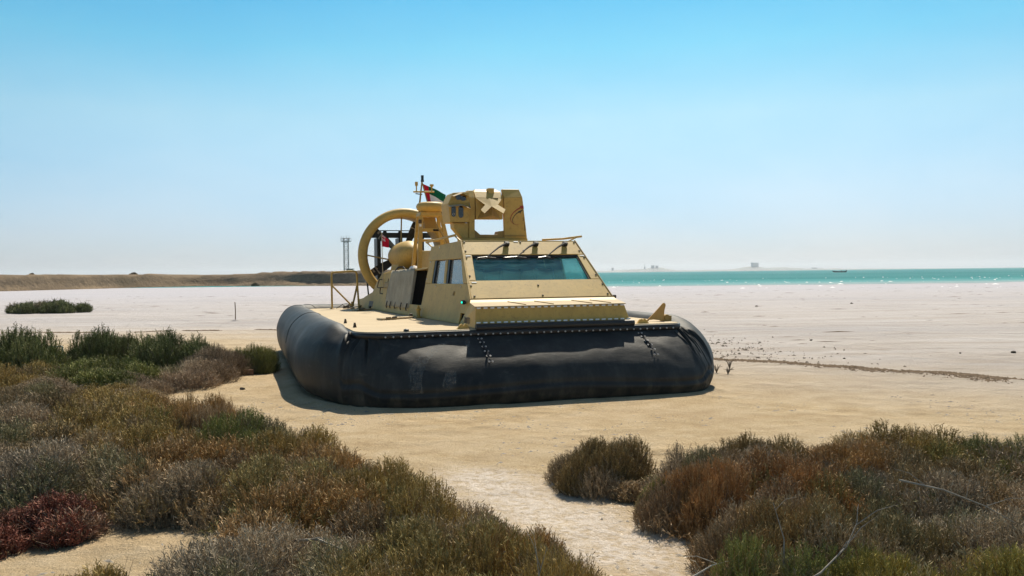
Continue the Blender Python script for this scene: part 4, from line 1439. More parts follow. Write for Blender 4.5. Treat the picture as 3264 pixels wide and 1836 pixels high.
# hoods: folded visors over the ports
MB().add([(-.560, 2.10, 2.905), (-.415, 2.08, 2.958), (-.285, 2.10, 2.892), (-.285, 2.24, 2.915), (-.415, 2.25, 2.985), (-.560, 2.24, 2.930)], [(0, 1, 4, 5), (1, 2, 3, 4)]).build('sensor_hood', M['deck'], tu)
MB().add([(-.640, 2.07, 2.728), (-.425, 2.05, 2.755), (-.284, 2.07, 2.705), (-.284, 2.20, 2.745), (-.425, 2.20, 2.79), (-.640, 2.20, 2.765)], [(0, 1, 4, 5), (1, 2, 3, 4)]).build('sensor_hood', M['deck'], tu)
MB().add([(-.284, 2.07, 2.705), (-.284, 2.20, 2.745), (-.284, 2.20, 2.85)], [(0, 1, 2)]).build('hood_gusset', M['deck'], tu)
MB().add([(-.640, 2.07, 2.728), (-.640, 2.20, 2.765), (-.640, 2.20, 2.80)], [(0, 1, 2)]).build('hood_gusset', M['deck'], tu)
# middle launcher body
MB().hexa([(-.150, 2.26, 2.548), (.313, 2.26, 2.550), (.313, 2.38, 2.550), (-.150, 2.38, 2.548), (-.154, 2.26, 2.903), (.316, 2.26, 2.903), (.316, 2.60, 2.903), (-.154, 2.60, 2.903)]).build('launcher_body', M['tan'], tu, .003)
MB().hexa([(-.154, 2.26, 2.905), (.316, 2.26, 2.905), (.316, 2.86, 2.905), (-.154, 2.86, 2.905), (-.150, 2.37, 3.012), (.314, 2.37, 3.014), (.316, 2.86, 3.012), (-.154, 2.86, 3.012)]).hexa(
    [(-.150, 2.372, 3.014), (.314, 2.372, 3.014), (.316, 2.86, 3.013), (-.154, 2.86, 3.013), (-.10, 2.48, 3.062), (.27, 2.48, 3.062), (.27, 2.82, 3.062), (-.10, 2.82, 3.062)]).build('launcher_top', M['tan'], tu, .003)
MB().box(.092, .194, 2.345, 2.47, 2.985, 3.075).build('launcher_block', M['tan'], tu, .004)
# star-shaped cover, its lower arms standing forward
star = [(-.151, 2.900), (.307, 2.900), (.191, 2.780), (.297, 2.700), (.237, 2.626), (.071, 2.749), (-.084, 2.626), (-.130, 2.686), (-.031, 2.775)]
def star_y(x, z):
    return 2.255 - (2.900 - z) * 1.05 - .02 * (1 - abs(x - .071) / .23)
front_s = [(x, star_y(x, z), z) for x, z in star] + [(.071, star_y(.071, 2.9) - .01, 2.900)]
back_s = [(x, y + .028, z - .006) for x, y, z in front_s]
fs_ = [(0, 9, 5, 8), (8, 5, 6, 7), (9, 1, 2, 5), (2, 3, 4, 5)]
order = [0, 9, 1, 2, 3, 4, 5, 6, 7, 8]
mb_ = MB().add(front_s + back_s, fs_ + [tuple(10 + k for k in reversed(f)) for f in fs_] + [(order[k], order[(k + 1) % 10], 10 + order[(k + 1) % 10], 10 + order[k]) for k in range(10)])
mb_.build('launcher_cover', M['tan'], tu)
MB().box(.125, .225, 2.225, 2.238, 2.885, 2.897).build('launcher_slot', M['bolt'], tu)
# keel behind the star cover
MB().add([(-.12, 2.262, 2.56), (.071, 2.05, 2.60), (.262, 2.262, 2.56), (.071, 2.08, 2.74), (-.10, 2.262, 2.62), (.24, 2.262, 2.62), (.071, 2.262, 2.552)],
         [(0, 1, 3, 4), (1, 2, 5, 3), (0, 6, 1), (6, 2, 1)]).build('launcher_keel', M['tan_dark'], tu)
# right housing with its leaning side
MB().hexa([(.336, 2.25, 2.237), (.735, 2.25, 2.237), (.735, 2.62, 2.237), (.336, 2.30, 2.237), (.336, 2.25, 2.905), (.660, 2.25, 2.920), (.660, 2.62, 2.920), (.336, 2.36, 2.905)]).hexa(
    [(.336, 2.25, 2.907), (.660, 2.25, 2.922), (.660, 2.62, 2.922), (.336, 2.36, 2.907), (.338, 2.36, 3.062), (.636, 2.36, 3.064), (.636, 2.62, 3.064), (.338, 2.44, 3.062)]).build('turret_housing', M['tan'], tu, .005)
MB().box(.332, .70, 2.238, 2.252, 2.262, 2.285).build('housing_lip', M['tan_dark'], tu)


def decal_px(pts, w, mat, name):
    """ribbon along pts (x, z, width factor) on the front of the housing"""
    V, F_ = [], []
    for k, (x, z, f) in enumerate(pts):
        a = pts[max(0, k - 1)]
        c = pts[min(len(pts) - 1, k + 1)]
        d = Vector((c[0] - a[0], c[1] - a[1]))
        d.normalize()
        nn = Vector((-d.y, d.x)) * w * f
        V += [(x + nn.x, 2.2472, z + nn.y), (x - nn.x, 2.2472, z - nn.y)]
    for k in range(len(pts) - 1):
        F_.append((2 * k, 2 * k + 2, 2 * k + 3, 2 * k + 1))
    return MB().add(V, F_).build(name, mat, tu)


q = lambda X, Y: (.334 + (X - 130) * .000743, 2.90 - (Y - 365) * .000743)
decal_px([(*q(500, 938), .2), (*q(420, 960), .5), (*q(345, 938), .7), (*q(292, 885), .9), (*q(278, 820), 1), (*q(300, 750), 1.1), (*q(355, 680), 1.3), (*q(430, 620), 1.6), (*q(530, 565), 2.2)], .0055, M['logo_red'], 'emblem_swoosh')
decal_px([(*q(360, 945), .4), (*q(328, 890), .8), (*q(330, 830), 1), (*q(370, 760), 1.1), (*q(430, 700), 1.3), (*q(520, 650), 1.8), (*q(575, 620), 1.0)], .0055, M['logo_black'], 'emblem_swoosh')
ah = [q(485, 530), q(592, 522), q(598, 600), q(560, 585), q(540, 612), q(528, 560)]
MB().add([(x, 2.2468, z) for x, z in ah], [tuple(range(len(ah)))]).build('emblem_arrow', M['logo_red'], tu)
ah = [q(455, 655), q(500, 645), q(510, 625), q(520, 650), q(560, 645), q(525, 668), q(515, 712), q(490, 680)]
MB().add([(x, 2.2464, z) for x, z in ah], [tuple(range(len(ah)))]).build('emblem_star', M['logo_black'], tu)
for s_, X, Y, sz in (('5', 560, 865, .075), ('L', 600, 985, .05), ('E', 600, 1040, .05), ('F', 600, 1092, .05)):
    tm = text_mesh('lettering', s_, sz, M['logo_black'])
    x, z = q(X, Y)
    to = link_mesh('lettering', tm, tu, (x, 2.2475, z), (math.pi / 2, 0, 0))

# ================================================================== flags
def flag_cloth(name, corners, nu, nv, fmat, mats, parent, amp=.02, waves=2.0, ph=0.0):
    """corners: hoist top, fly top, fly bottom, hoist bottom; fmat(u, v) gives material index"""
    c0, c1, c2, c3 = [Vector(c) for c in corners]
    V, F_, mi = [], [], []
    nrm_ = (c1 - c0).cross(c3 - c0).normalized()
    for i in range(nu + 1):
        for j in range(nv + 1):
            u, v = i / nu, j / nv
            p = (c0 * (1 - u) + c1 * u) * (1 - v) + (c3 * (1 - u) + c2 * u) * v
            p += nrm_ * amp * u ** .5 * math.sin(u * waves * 2 * math.pi + v * 1.6 + ph)
            p += Vector((0, 0, 1)) * .25 * amp * math.sin(u * 5 + ph)
            V.append(p)
    for i in range(nu):
        for j in range(nv):
            a = i * (nv + 1) + j
            F_.append((a, a + nv + 1, a + nv + 2, a + 1))
            mi.append(fmat((i + .5) / nu, (j + .5) / nv))
    me = np_mesh(name, [tuple(p) for p in V], F_, mats, True)
    me.polygons.foreach_set("material_index", mi)
    o = link_mesh(name, me, parent)
    return o


fl = thing('flag', 'red, green, white and black striped flag flying from the radar mast', 'flag', CZ @ Vector((-.385, 5.45, 3.47)), YAW)
o0 = Vector((-.385, 5.45, 3.47))
def uae(u, v):
    if u < .26:
        return 0
    return 1 if v < .36 else (2 if v < .70 else 3)
flag_cloth('flag_cloth', [Vector((-.385, 5.47, 3.455)) - o0, Vector((.118, 5.55, 3.255)) - o0, Vector((.045, 5.60, 2.85)) - o0, Vector((-.275, 5.47, 3.02)) - o0], 44, 24, uae, [M['red'], M['green'], M['white'], M['fblack']], fl, .022, 1.3)
MB().tube([Vector((-.390, 5.46, 3.47)) - o0, Vector((-.270, 5.46, 3.0)) - o0], .004, 4).build('halyard', M['label_white'], fl)

f2 = thing('flag', 'small red ensign with a union flag corner on a thin pole beside the propeller', 'flag', CZ @ Vector((-.965, 6.95, 1.37)), YAW)
o0 = Vector((-.965, 6.95, 1.37))
MB().tube([(.0, 0, -.10), (.0, 0, .12), (-.018, 0, 1.17)], [.013, .011, .008], 6).build('flag_pole', M['deck'], f2)
MB().lathe([(0, 0), (.014, .005), (.014, .02), (0, .028)], (-.018, 0, 1.165), n=8).build('pole_cap', M['label_white'], f2)
def ensign(u, v):
    if u > .5 or v > .5:
        return 0
    x, y = u / .5, v / .5
    if abs(x - .5) < .07 or abs(y - .5) < .12:
        return 0
    if abs(x - .5) < .13 or abs(y - .5) < .2:
        return 1
    d1, d2 = abs(y - x), abs(y - (1 - x))
    if min(d1, d2) < .06:
        return 0
    if min(d1, d2) < .16:
        return 1
    return 2
flag_cloth('flag_cloth', [Vector((-.016, 0, 1.145)), Vector((.135, -.02, 1.03)), Vector((.130, -.03, .86)), Vector((-.010, 0, .875))], 36, 32, ensign, [M['red'], M['white'], M['navy']], f2, .018, 1.2, .8)

# ================================================================== things on the flat and behind it
# lattice tower behind the bank
TY = 300.0
tw = thing('lattice_tower', 'tall thin lattice radio tower standing behind the earth bank', 'tower', (-57.5, TY, 2.0))
H_ = 12.3
legs = MB()
hw = .75
cn = [(-hw, -hw), (hw, -hw), (hw, hw), (-hw, hw)]
for x, y in cn:
    MB().tube([(x, y, 0), (x, y, H_)], .10, 5).build('leg', M['lattice'], tw)
nb = 9
for k in range(nb):
    z0_, z1_ = H_ * k / nb, H_ * (k + 1) / nb
    mb_ = MB()
    for i in range(4):
        a, c = cn[i], cn[(i + 1) % 4]
        p, q_ = ((a, c) if k % 2 else (c, a))
        mb_.tube([(p[0], p[1], z0_), (q_[0], q_[1], z1_)], .055, 4)
        mb_.tube([(a[0], a[1], z1_), (c[0], c[1], z1_)], .05, 4)
    mb_.build('bracing', M['lattice'], tw)
MB().box(-1.5, 1.5, -1.5, 1.5, H_ - 1.1, H_ - .85).build('platform', M['lattice'], tw)
rl = MB()
for x, y in ((-1.5, -1.5), (1.5, -1.5), (1.5, 1.5), (-1.5, 1.5)):
    rl.tube([(x, y, H_ - .9), (x, y, H_ + .1)], .05, 4)
rl.tube([(-1.5, -1.5, H_ + .1), (1.5, -1.5, H_ + .1), (1.5, 1.5, H_ + .1), (-1.5, 1.5, H_ + .1)], .05, 4, closed=True)
rl.build('platform_rail', M['lattice'], tw)
for x in (-1.3, -.5, .45, 1.35):
    MB().tube([(x, -1.4, H_ - .9), (x, -1.4, H_ + random.uniform(.4, 1.3))], .05, 4).build('antenna', M['lattice'], tw)


def hut(name, label, x, y, z, w, d, h, mat, roof_over=.4, win=1, cat='building', group=None):
    t = thing(name, label, cat, (x, y, z), 0, group)
    MB().box(-w / 2, w / 2, 0, d, 0, h).build('wall', mat, t)
    MB().box(-w / 2 - roof_over, w / 2 + roof_over, -roof_over, d + roof_over, h, h + .25).build('roof', M['wall_dark'], t)
    for k in range(win):
        xx = -w / 2 + (k + .5) * w / win
        MB().box(xx - w / win * .2, xx + w / win * .2, -.04, .04, h * .4, h * .75).build('window', M['black'], t)
    return t


hut('hut', 'small flat roofed hut beside the lattice tower', -54.6, 290, 2.0, 2.0, 2.0, 1.5, M['wall_tan'], .25, 1)
hut('shed', 'leftmost long low shed on top of the earth bank', -67.5, 290, 2.05, 2.6, 2, .72, M['wall_dark'], .05, 1)
hut('shed', 'middle long low shed on top of the earth bank', -64.6, 290, 2.05, 1.9, 2, .68, M['wall_dark'], .05, 1)
hut('shed', 'pale rightmost low shed on top of the earth bank', -62.4, 290, 2.05, 1.7, 2, .66, M['wall_tan'], .05, 1)

# thin stake on the flat
st_ = thing('stake', 'thin dark stake standing upright on the white flat', 'stake', (-11.04, 34.36, -.11))
MB().tube([(0, 0, -.1), (.01, 0, .4), (-.005, 0, .73)], [.021, .02, .017], 6).build('pole', M['wood'], st_)
MB().lathe([(0, .03), (.10, .025), (.20, .0)], (0, 0, 0), n=10).build('sand_mound', M['sand'], st_)

# small motor boat on the sea
bt = thing('motor_boat', 'small dark open motor boat far out on the sea', 'boat', (190, 500, -.09), 0)
V, F_ = [], []
for k, (x, w, zt, zb) in enumerate([(-4.3, .05, 1.05, .75), (-3.4, .55, .86, .1), (-1.5, .9, .68, -.1), (1.5, .95, .6, -.1), (3.6, .85, .66, 0)]):
    V += [(x, -w, zt), (x, -w * .6, zb), (x, w * .6, zb), (x, w, zt)]
for k in range(4):
    for j in range(3):
        F_.append((k * 4 + j, k * 4 + 4 + j, k * 4 + 5 + j, k * 4 + 1 + j))
F_.append((16, 17, 18, 19))
MB().add(V, F_).build('hull', M['boat'], bt)
MB().box(-2.8, 3.4, -.7, .7, .2, .3).build('boat_floor', M['boat'], bt)
MB().box(3.62, 4.1, -.22, .22, .35, 1.35).build('outboard_motor', M['black'], bt, .05)
MB().box(.9, 1.4, -.8, .8, .45, .55).build('thwart', M['wood'], bt)
ps = thing('person', 'person in dark clothing sitting in the far motor boat', 'person', (191.1, 500, .45), 0)
MB().lathe([(0, -.05), (.20, -.02), (.24, .12), (.18, .3), (.24, .52), (.20, .62), (.07, .68), (.07, .73), (.11, .79), (.115, .87), (.07, .96), (0, .98)], (0, 0, 0), n=12).build('body', M['cloth_dark'], ps, smooth=True)

# bricks, stones, dry weeds
bo = MB().box(-.075, .075, -.05, .05, -.02, .10).box(-.10, -.03, -.03, .07, -.02, .075).build('brick', M['brick'], None, .008)
bo.location = (-4.64, 15.13, -.09)
bo.rotation_euler = (0, 0, .35)
tag(bo, 'dark broken brick lying on the sand right of the green bushes', 'brick')


def stone(seed, r_):
    bm = bmesh.new()
    bmesh.ops.create_icosphere(bm, subdivisions=2, radius=1)
    rs = random.Random(seed)
    off = Vector((rs.random() * 50, rs.random() * 50, 0))
    for v in bm.verts:
        k = 1 + .45 * mnoise.noise(v.co * 1.1 + off) + .18 * mnoise.noise(v.co * 3 + off)
        v.co = Vector((v.co.x * k * r_, v.co.y * k * r_ * .8, v.co.z * k * r_ * .55))
    me = bpy.data.meshes.new('stone')
    bm.to_mesh(me)
    bm.free()
    me.materials.append(M['stone'])
    return me


STONE_K = .62
stones = [(-4.17, 13.26, .07, 'dark stone on the sand left of the skirt shadow'),
          (7.47, 21.57, .075, 'dark stone on the white flat right of the hovercraft'),
          (17.32, 44.0, .13, 'small dark stone far out on the flat below the boat'),
          (10.6, 18.24, .085, 'largest dark stone near the right edge of the white flat'),
          (9.4, 18.1, .05, 'small dark stone left of the one at the right edge'),
          (6.62, 17.2, .045, 'tiny dark stone midway along the flat above the seaweed line'),
          (11.9, 42.0, .11, 'dark stone far off on the flat left of the boat'),
          (3.95, 23.0, .06, 'dark stone on the flat close above the bow fin'),
          (-11.8, 26.5, .07, 'dark stone on the flat left of the stake')]
for k, (x, y, r_, lb) in enumerate(stones):
    r_ *= STONE_K
    o = link_mesh('stone', stone(k, r_), None, (x, y, float(ground_z(np.array([x]), np.array([y]))[0]) + r_ * .25), (0, 0, k))
    tag(o, lb, 'stone', 'stones lying on the sand and flat')


def gz(x, y):
    return float(ground_z(np.array([float(x)]), np.array([float(y)]))[0])


# seaweed wrack line and scattered pebbles: nobody could count them
def scatter_bits(name, label, mat, pts, size, flatness=.35, seed=3, align=None, long=1.0):
    rs = np.random.RandomState(seed)
    n_ = len(pts)
    sz = size * (0.4 + 1.2 * rs.rand(n_) ** 2)
    a = rs.rand(n_) * 6.28 if align is None else align + .25 * rs.randn(n_)
    el = (.4 + rs.rand(n_) * 1.8) * long
    base_ = np.array([(-1, 0, 0), (0, -.5, 0), (1, 0, 0), (0, .5, 0), (0, 0, 1)], float)
    Vv = np.zeros((n_, 5, 3))
    for k in range(5):
        x = base_[k, 0] * el * sz
        y = base_[k, 1] * sz
        Vv[:, k, 0] = pts[:, 0] + x * np.cos(a) - y * np.sin(a)
        Vv[:, k, 1] = pts[:, 1] + x * np.sin(a) + y * np.cos(a)
        Vv[:, k, 2] = pts[:, 2] + base_[k, 2] * sz * flatness * (.5 + rs.rand(n_)) - .001
    f0 = np.array([(0, 1, 4), (1, 2, 4), (2, 3, 4), (3, 0, 4)])
    Ff = (np.arange(n_)[:, None, None] * 5 + f0[None]).reshape(-1, 3)
    o = link_mesh(name, np_mesh(name, Vv.reshape(-1, 3), Ff, mat))
    o["kind"] = "stuff"
    tag(o, label, name.replace('_', ' '))
    return o


M['seaweed'] = flat('dried_seaweed', (0.12, 0.088, 0.06), 0.95, spec=0.1, var=.4)
rs = np.random.RandomState(5)
n_ = 34000
x = rs.uniform(-16, 15, n_)
w = np.clip(np.where(x > 3.5, .11 + .19 * np.clip((x - 4) / 3, 0, 1), .06), 0, .6)
yb = np.minimum(27.6, 20.6 - .9 * x) - 0.6 * (vnoise(x * .35, np.minimum(27.6, 20.6 - .9 * x) * .35, 5) - .5)
y = yb + rs.randn(n_) * w * .7
keep = vnoise(x * 1.4, y * .6, 41) > np.where(x > 3.5, .12, .42)
x, y = x[keep], y[keep]
z = ground_z(x, y)
scatter_bits('seaweed_line', 'brown line of dried seaweed washed up along the flat', M['seaweed'], np.stack([x, y, z], 1), .028, .5)
n_ = 700
x = rs.normal(4.9, .9, n_)
y = rs.normal(19.0, 2.6, n_)
ok = (y > 20.6 - .9 * x + .8)
x, y = x[ok], y[ok]
scatter_bits('pebbles', 'loose dark pebbles on the flat right of the skirt', M['stone'], np.stack([x, y, ground_z(x, y)], 1), .026, .8, 6)
n_ = 1100
x = rs.uniform(-40, 60, n_)
y = 16 + 70 * rs.rand(n_) ** 1.3
ok = (y > 20.6 - .9 * x + 3) & (y > 27.5 - 10 * (x > 0))
x, y = x[ok], y[ok]
scatter_bits('flotsam', 'thin dark bits of flotsam strewn over the white flat', M['seaweed'], np.stack([x, y, ground_z(x, y)], 1), .05, .25, 8, 0.0, 4.0)
n_ = 6000
x = rs.uniform(-5, 7.5, n_)
y = rs.uniform(4.5, 12, n_)
ok = vnoise(x * 1.1, y * 1.1, 51) > .52
x, y = x[ok], y[ok]
scatter_bits('litter', 'small dry plant litter on the sand in the foreground', M['grey_wood'], np.stack([x, y, ground_z(x, y)], 1), .018, .45, 9)
n_ = 700
x = rs.normal(.55, .42, n_)
y = rs.normal(5.6, .8, n_)
M['crust'] = flat('salt_crust_flake', (0.60, 0.53, 0.44), 0.9, spec=.1, var=.1)
scatter_bits('salt_flakes', 'pale salt crust flakes in the gap between the front bushes', M['crust'], np.stack([x, y, ground_z(x, y)], 1), .009, .5, 10)

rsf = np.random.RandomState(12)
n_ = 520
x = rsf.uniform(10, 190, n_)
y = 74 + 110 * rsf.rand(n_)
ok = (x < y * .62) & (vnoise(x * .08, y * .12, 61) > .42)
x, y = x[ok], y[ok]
M['sun_glints'] = flat('white_glint', (0.80, 0.82, 0.82), 0.6, var=.03)
scatter_bits('sun_glints', 'small white bits standing in for sun glints along the shallow edge of the sea', M['sun_glints'], np.stack([x, y, x * 0 - .088], 1), .115, .5, 13, 0.0, 1.1)  # white bits added in place of sun glints on the water

# dead branches
def branch(name, label, pts, r0_, mat, twigs, seed):
    rs_ = random.Random(seed)
    t = thing(name, label, 'branch', pts[0])
    o0 = Vector(pts[0])
    P = [Vector(p) - o0 for p in pts]
    n_ = len(P)
    MB().tube(P, [r0_ * (1 - .75 * k / (n_ - 1)) for k in range(n_)], 6).build('stem', mat, t)
    for k in range(twigs):
        i = rs_.randrange(1, n_)
        p = P[i - 1].lerp(P[i], rs_.random())
        d = Vector((rs_.uniform(-1, 1), rs_.uniform(-.6, .6), rs_.uniform(.0, .9))).normalized()
        l = rs_.uniform(.08, .22)
        MB().tube([p, p + d * l * .5 + Vector((0, 0, .02)), p + d * l], [r0_ * .4, r0_ * .3, r0_ * .12], 4).build('twig', mat, t)
    return t


branch('dead_branch', 'thick grey dead branch arching over the dry bush at bottom left', [(-1.25, 4.55, .18), (-1.15, 4.5, .26), (-1.02, 4.45, .28), (-.88, 4.4, .24), (-.80, 4.35, .14)], .011, M['grey_wood'], 5, 1)
branch('dead_branch', 'pale forked bare branch low in the right bushes', [(.95, 3.55, .20), (1.15, 3.6, .30), (1.30, 3.65, .36), (1.45, 3.75, .44), (1.52, 3.8, .54)], .0065, M['grey_wood'], 5, 2)
branch('dead_branch', 'long thin bare branch lying across the grey bushes at right', [(1.95, 4.35, .58), (2.15, 4.3, .54), (2.33, 4.25, .47), (2.45, 4.2, .40)], .006, M['grey_wood'], 3, 3)
branch('dead_branch', 'pale upright bare twig in the right bushes', [(1.22, 3.9, .28), (1.23, 3.92, .42), (1.19, 3.95, .58)], .005, M['grey_wood'], 2, 4)
branch('dead_branch', 'thin curved bare branch in the bushes at bottom centre', [(-.18, 3.55, .16), (.0, 3.6, .24), (.10, 3.7, .34), (.14, 3.75, .45)], .004, M['grey_wood'], 2, 5)
branch('dead_branch', 'short pale branch lying beside the sandy gap at bottom right', [(.83, 4.05, .20), (.93, 4.05, .26), (1.02, 4.08, .27)], .005, M['pale_wood'], 2, 6)

# discarded white frame among the left bushes
wf = thing('plastic_frame', 'discarded white plastic frame half buried in the left bushes', 'debris', (-8.5, 15.9, .02), .25)
MB().tube([(-.17, 0, .36), (.17, 0, .37)], .016, 6).build('rail', M['pvc'], wf)
MB().tube([(.17, 0, .37), (.19, .02, .12), (.18, .02, 0)], .018, 6).build('leg', M['pvc'], wf)
MB().tube([(-.02, 0, .33), (.0, .0, .16), (.15, .0, .15)], .014, 6).build('rail', M['pvc'], wf)

# ================================================================== shrubs
mt, nt, b = new_mat('saltbush')
at = nt.nodes.new("ShaderNodeAttribute")
at.attribute_name = "tint"
oi = nt.nodes.new("ShaderNodeObjectInfo")
sepc = nt.nodes.new("ShaderNodeSeparateColor")
nt.links.new(at.outputs["Color"], sepc.inputs[0])
dead = mixc(nt, sepc.outputs[1], oi.outputs["Color"], (0.31, 0.235, 0.155))
dead = mixc(nt, sepc.outputs[2], dead, (0.130, 0.150, 0.046))
mul = nt.nodes.new("ShaderNodeVectorMath")
mul.operation = 'SCALE'
nt.links.new(dead, mul.inputs[0])
nt.links.new(sepc.outputs[0], mul.inputs["Scale"])
nt.links.new(mul.outputs[0], b.inputs["Base Color"])
b.inputs["Roughness"].default_value = 0.7
b.inputs["Specular IOR Level"].default_value = 0.25
M['bush'] = mt
M['bush_stem'] = flat('bush_stem', (0.20, 0.165, 0.125), 0.9, spec=.1, var=.3)


def unit(v):
    return v / np.maximum(1e-9, np.linalg.norm(v, axis=-1, keepdims=True))


def shrub_mesh(name, seed, Rx, Ry, Hh, n, clumps, L0=.12, wid=.0032, nb=5, dead=.25, up=1.05, spread=.75):
    rs_ = np.random.RandomState(seed)
    ca = rs_.rand(clumps) * 6.283
    cr = np.sqrt(rs_.rand(clumps)) * spread
    cx, cy = np.cos(ca) * cr * Rx, np.sin(ca) * cr * Ry
    cx[0] = cy[0] = 0
    rc = (0.34 + .26 * rs_.rand(clumps)) * min(Rx, Ry) if clumps > 1 else np.array([min(Rx, Ry)])
    hc = Hh * (0.48 + .52 * rs_.rand(clumps)) * (1 - .35 * cr ** 2)
    cd = (rs_.rand(clumps) < dead) * (.35 + .5 * rs_.rand(clumps))
    cb = .75 + .5 * rs_.rand(clumps)
    cg = (rs_.rand(clumps) < .18) * (.2 + .4 * rs_.rand(clumps))
    pw = rc ** 2 / np.sum(rc ** 2)
    ci = rs_.choice(clumps, n, p=pw)
    phi = rs_.rand(n) * 6.283
    ct = rs_.rand(n) ** .8
    stt = np.sqrt(1 - ct ** 2)
    f = .45 + .55 * rs_.rand(n) ** .55
    rad = np.stack([stt * np.cos(phi), stt * np.sin(phi), ct], 1)
    p = np.stack([cx[ci] + rc[ci] * f * rad[:, 0], cy[ci] + rc[ci] * f * rad[:, 1], hc[ci] * f * rad[:, 2]], 1)
    L_ = L0 * (.6 + .8 * rs_.rand(n))
    d = unit(rad * .6 + np.array([0, 0, up]) + rs_.randn(n, 3) * .22)
    p0 = p - d * (L_ * .55)[:, None]
    p0[:, 2] = np.maximum(p0[:, 2], .0)
    side = unit(np.cross(d, np.array([0.31, .77, .55]) + rs_.randn(n, 3) * .3))
    oth = np.cross(d, side)
    V_, F_, C_ = [], [], []
    bri = cb[ci] * (.65 + .7 * rs_.rand(n))
    dd = np.clip(cd[ci] + .25 * (rs_.rand(n) - .3), 0, 1)
    w_ = wid * (.7 + .6 * rs_.rand(n))
    gg = np.clip(cg[ci] + .10 * rs_.randn(n), 0, 1)
    # main stems: tapered three-sided
    cnt = 0
    for ring, (tt_, ww) in enumerate(((0, 1.0), (.6, 1.1), (1.0, .35))):
        for k in range(3):
            a_ = 2.094 * k
            V_.append(p0 + d * (L_ * tt_)[:, None] + (side * math.cos(a_) + oth * math.sin(a_)) * (w_ * ww)[:, None])
            C_.append(np.stack([bri * (.75 + .35 * tt_), dd, gg], 1))
    base_i = np.arange(n) * 9
    for ring in range(2):
        for k in range(3):
            k2 = (k + 1) % 3
            a_, b2, c2, d2 = ring * 3 + k, ring * 3 + k2, (ring + 1) * 3 + k2, (ring + 1) * 3 + k
            F_.append(np.stack([base_i + a_, base_i + b2, base_i + c2], 1))
            F_.append(np.stack([base_i + a_, base_i + c2, base_i + d2], 1))
    Vs = np.stack(V_, 1).reshape(-1, 3)
    Cs = np.stack(C_, 1).reshape(-1, 3)
    Fs = np.concatenate(F_)
    off = len(Vs)
    Vb, Cb, Fb = [Vs], [Cs], [Fs]
    for q_ in range(nb):
        t0 = .25 + .7 * (q_ + rs_.rand(n)) / nb
        a_ = rs_.rand(n) * 6.283
        out_ = side * np.cos(a_)[:, None] + oth * np.sin(a_)[:, None]
        bd = unit(d * .8 + out_ * (.55 + .5 * rs_.rand(n))[:, None])
        bl_ = L_ * (.20 + .20 * rs_.rand(n))
        wd_ = unit(np.cross(bd, rs_.randn(n, 3)))
        s0 = p0 + d * (L_ * t0)[:, None]
        tip = s0 + bd * bl_[:, None]
        mid_ = s0 + bd * (bl_ * .55)[:, None]
        ww = (w_ * (.9 + .5 * rs_.rand(n)))[:, None]
        Vb.append(np.stack([s0, mid_ + wd_ * ww, tip, mid_ - wd_ * ww], 1).reshape(-1, 3))
        b4 = off + np.arange(n) * 4
        Fb.append(np.stack([b4, b4 + 1, b4 + 2], 1))
        Fb.append(np.stack([b4, b4 + 2, b4 + 3], 1))
        br = bri * (.9 + .4 * rs_.rand(n))
        Cb.append(np.repeat(np.stack([br, dd, gg], 1), 4, 0))
        off += n * 4
    Va, Fa, Ca = np.concatenate(Vb), np.concatenate(Fb), np.concatenate(Cb)
    Va[:, 2] = np.maximum(Va[:, 2], -.01)
    me = np_mesh(name, Va, Fa, M['bush'])
    ca_ = me.color_attributes.new("tint", 'FLOAT_COLOR', 'POINT')
    ca_.data.foreach_set("color", np.concatenate([Ca, np.ones((len(Ca), 1))], 1).astype(np.float32).ravel())
    # woody stems
    mb2 = MB()
    for k in range(clumps):
        for j in range(5):
            a_ = rs_.rand() * 6.28
            e_ = .75 * rc[k]
            mb2.tube([(cx[k] * .5, cy[k] * .5, -.02), (cx[k] + .4 * e_ * math.cos(a_), cy[k] + .4 * e_ * math.sin(a_), hc[k] * .45), (cx[k] + e_ * math.cos(a_), cy[k] + e_ * math.sin(a_), hc[k] * .75)], [.008, .006, .003], 4)
    # thin bare twigs poking out of the foliage
    for k in range(max(24, clumps * 5)):
        c_ = rs_.randint(clumps)
        a_, e_ = rs_.rand() * 6.28, rs_.rand()
        dxy = math.sqrt(1 - e_ * e_)
        q0 = np.array([cx[c_] + .6 * rc[c_] * dxy * math.cos(a_), cy[c_] + .6 * rc[c_] * dxy * math.sin(a_), .6 * hc[c_] * e_])
        dr = np.array([dxy * math.cos(a_), dxy * math.sin(a_), e_ + .5]) + rs_.randn(3) * .3
        dr = dr / np.linalg.norm(dr) * L0 * (1.3 + 1.2 * rs_.rand())
        mid_ = q0 + dr * .5 + rs_.randn(3) * .012
        mb2.tube([tuple(q0), tuple(mid_), tuple(q0 + dr)], [wid * .75, wid * .6, wid * .3], 3)
    return me, mb2.mesh(name + '_stem', M['bush_stem'])


VAR = {}
for k in range(3):
    VAR['a%d' % k] = shrub_mesh('foliage', 100 + k, .62, .62, .55, 11500, 16, .092, .0023, 6, .35, .9)
for k in range(2):
    VAR['d%d' % k] = shrub_mesh('foliage', 120 + k, .62, .62, .49, 11500, 15, .088, .0017, 6, .85, .6)
for k in range(2):
    VAR['s%d' % k] = shrub_mesh('foliage', 140 + k, .32, .32, .32, 3400, 7, .088, .0024, 6, .3, .95)
for k in range(1):
    VAR['g%d' % k] = shrub_mesh('foliage', 160 + k, .85, .80, .77, 10500, 18, .135, .0038, 6, .2, .95)
VAR['w0'] = shrub_mesh('foliage', 180, 2.1, .85, .74, 7800, 40, .22, .009, 5, .1, .9, .92)
VAR['a3'], VAR['g1'] = VAR['a1'], VAR['g0']

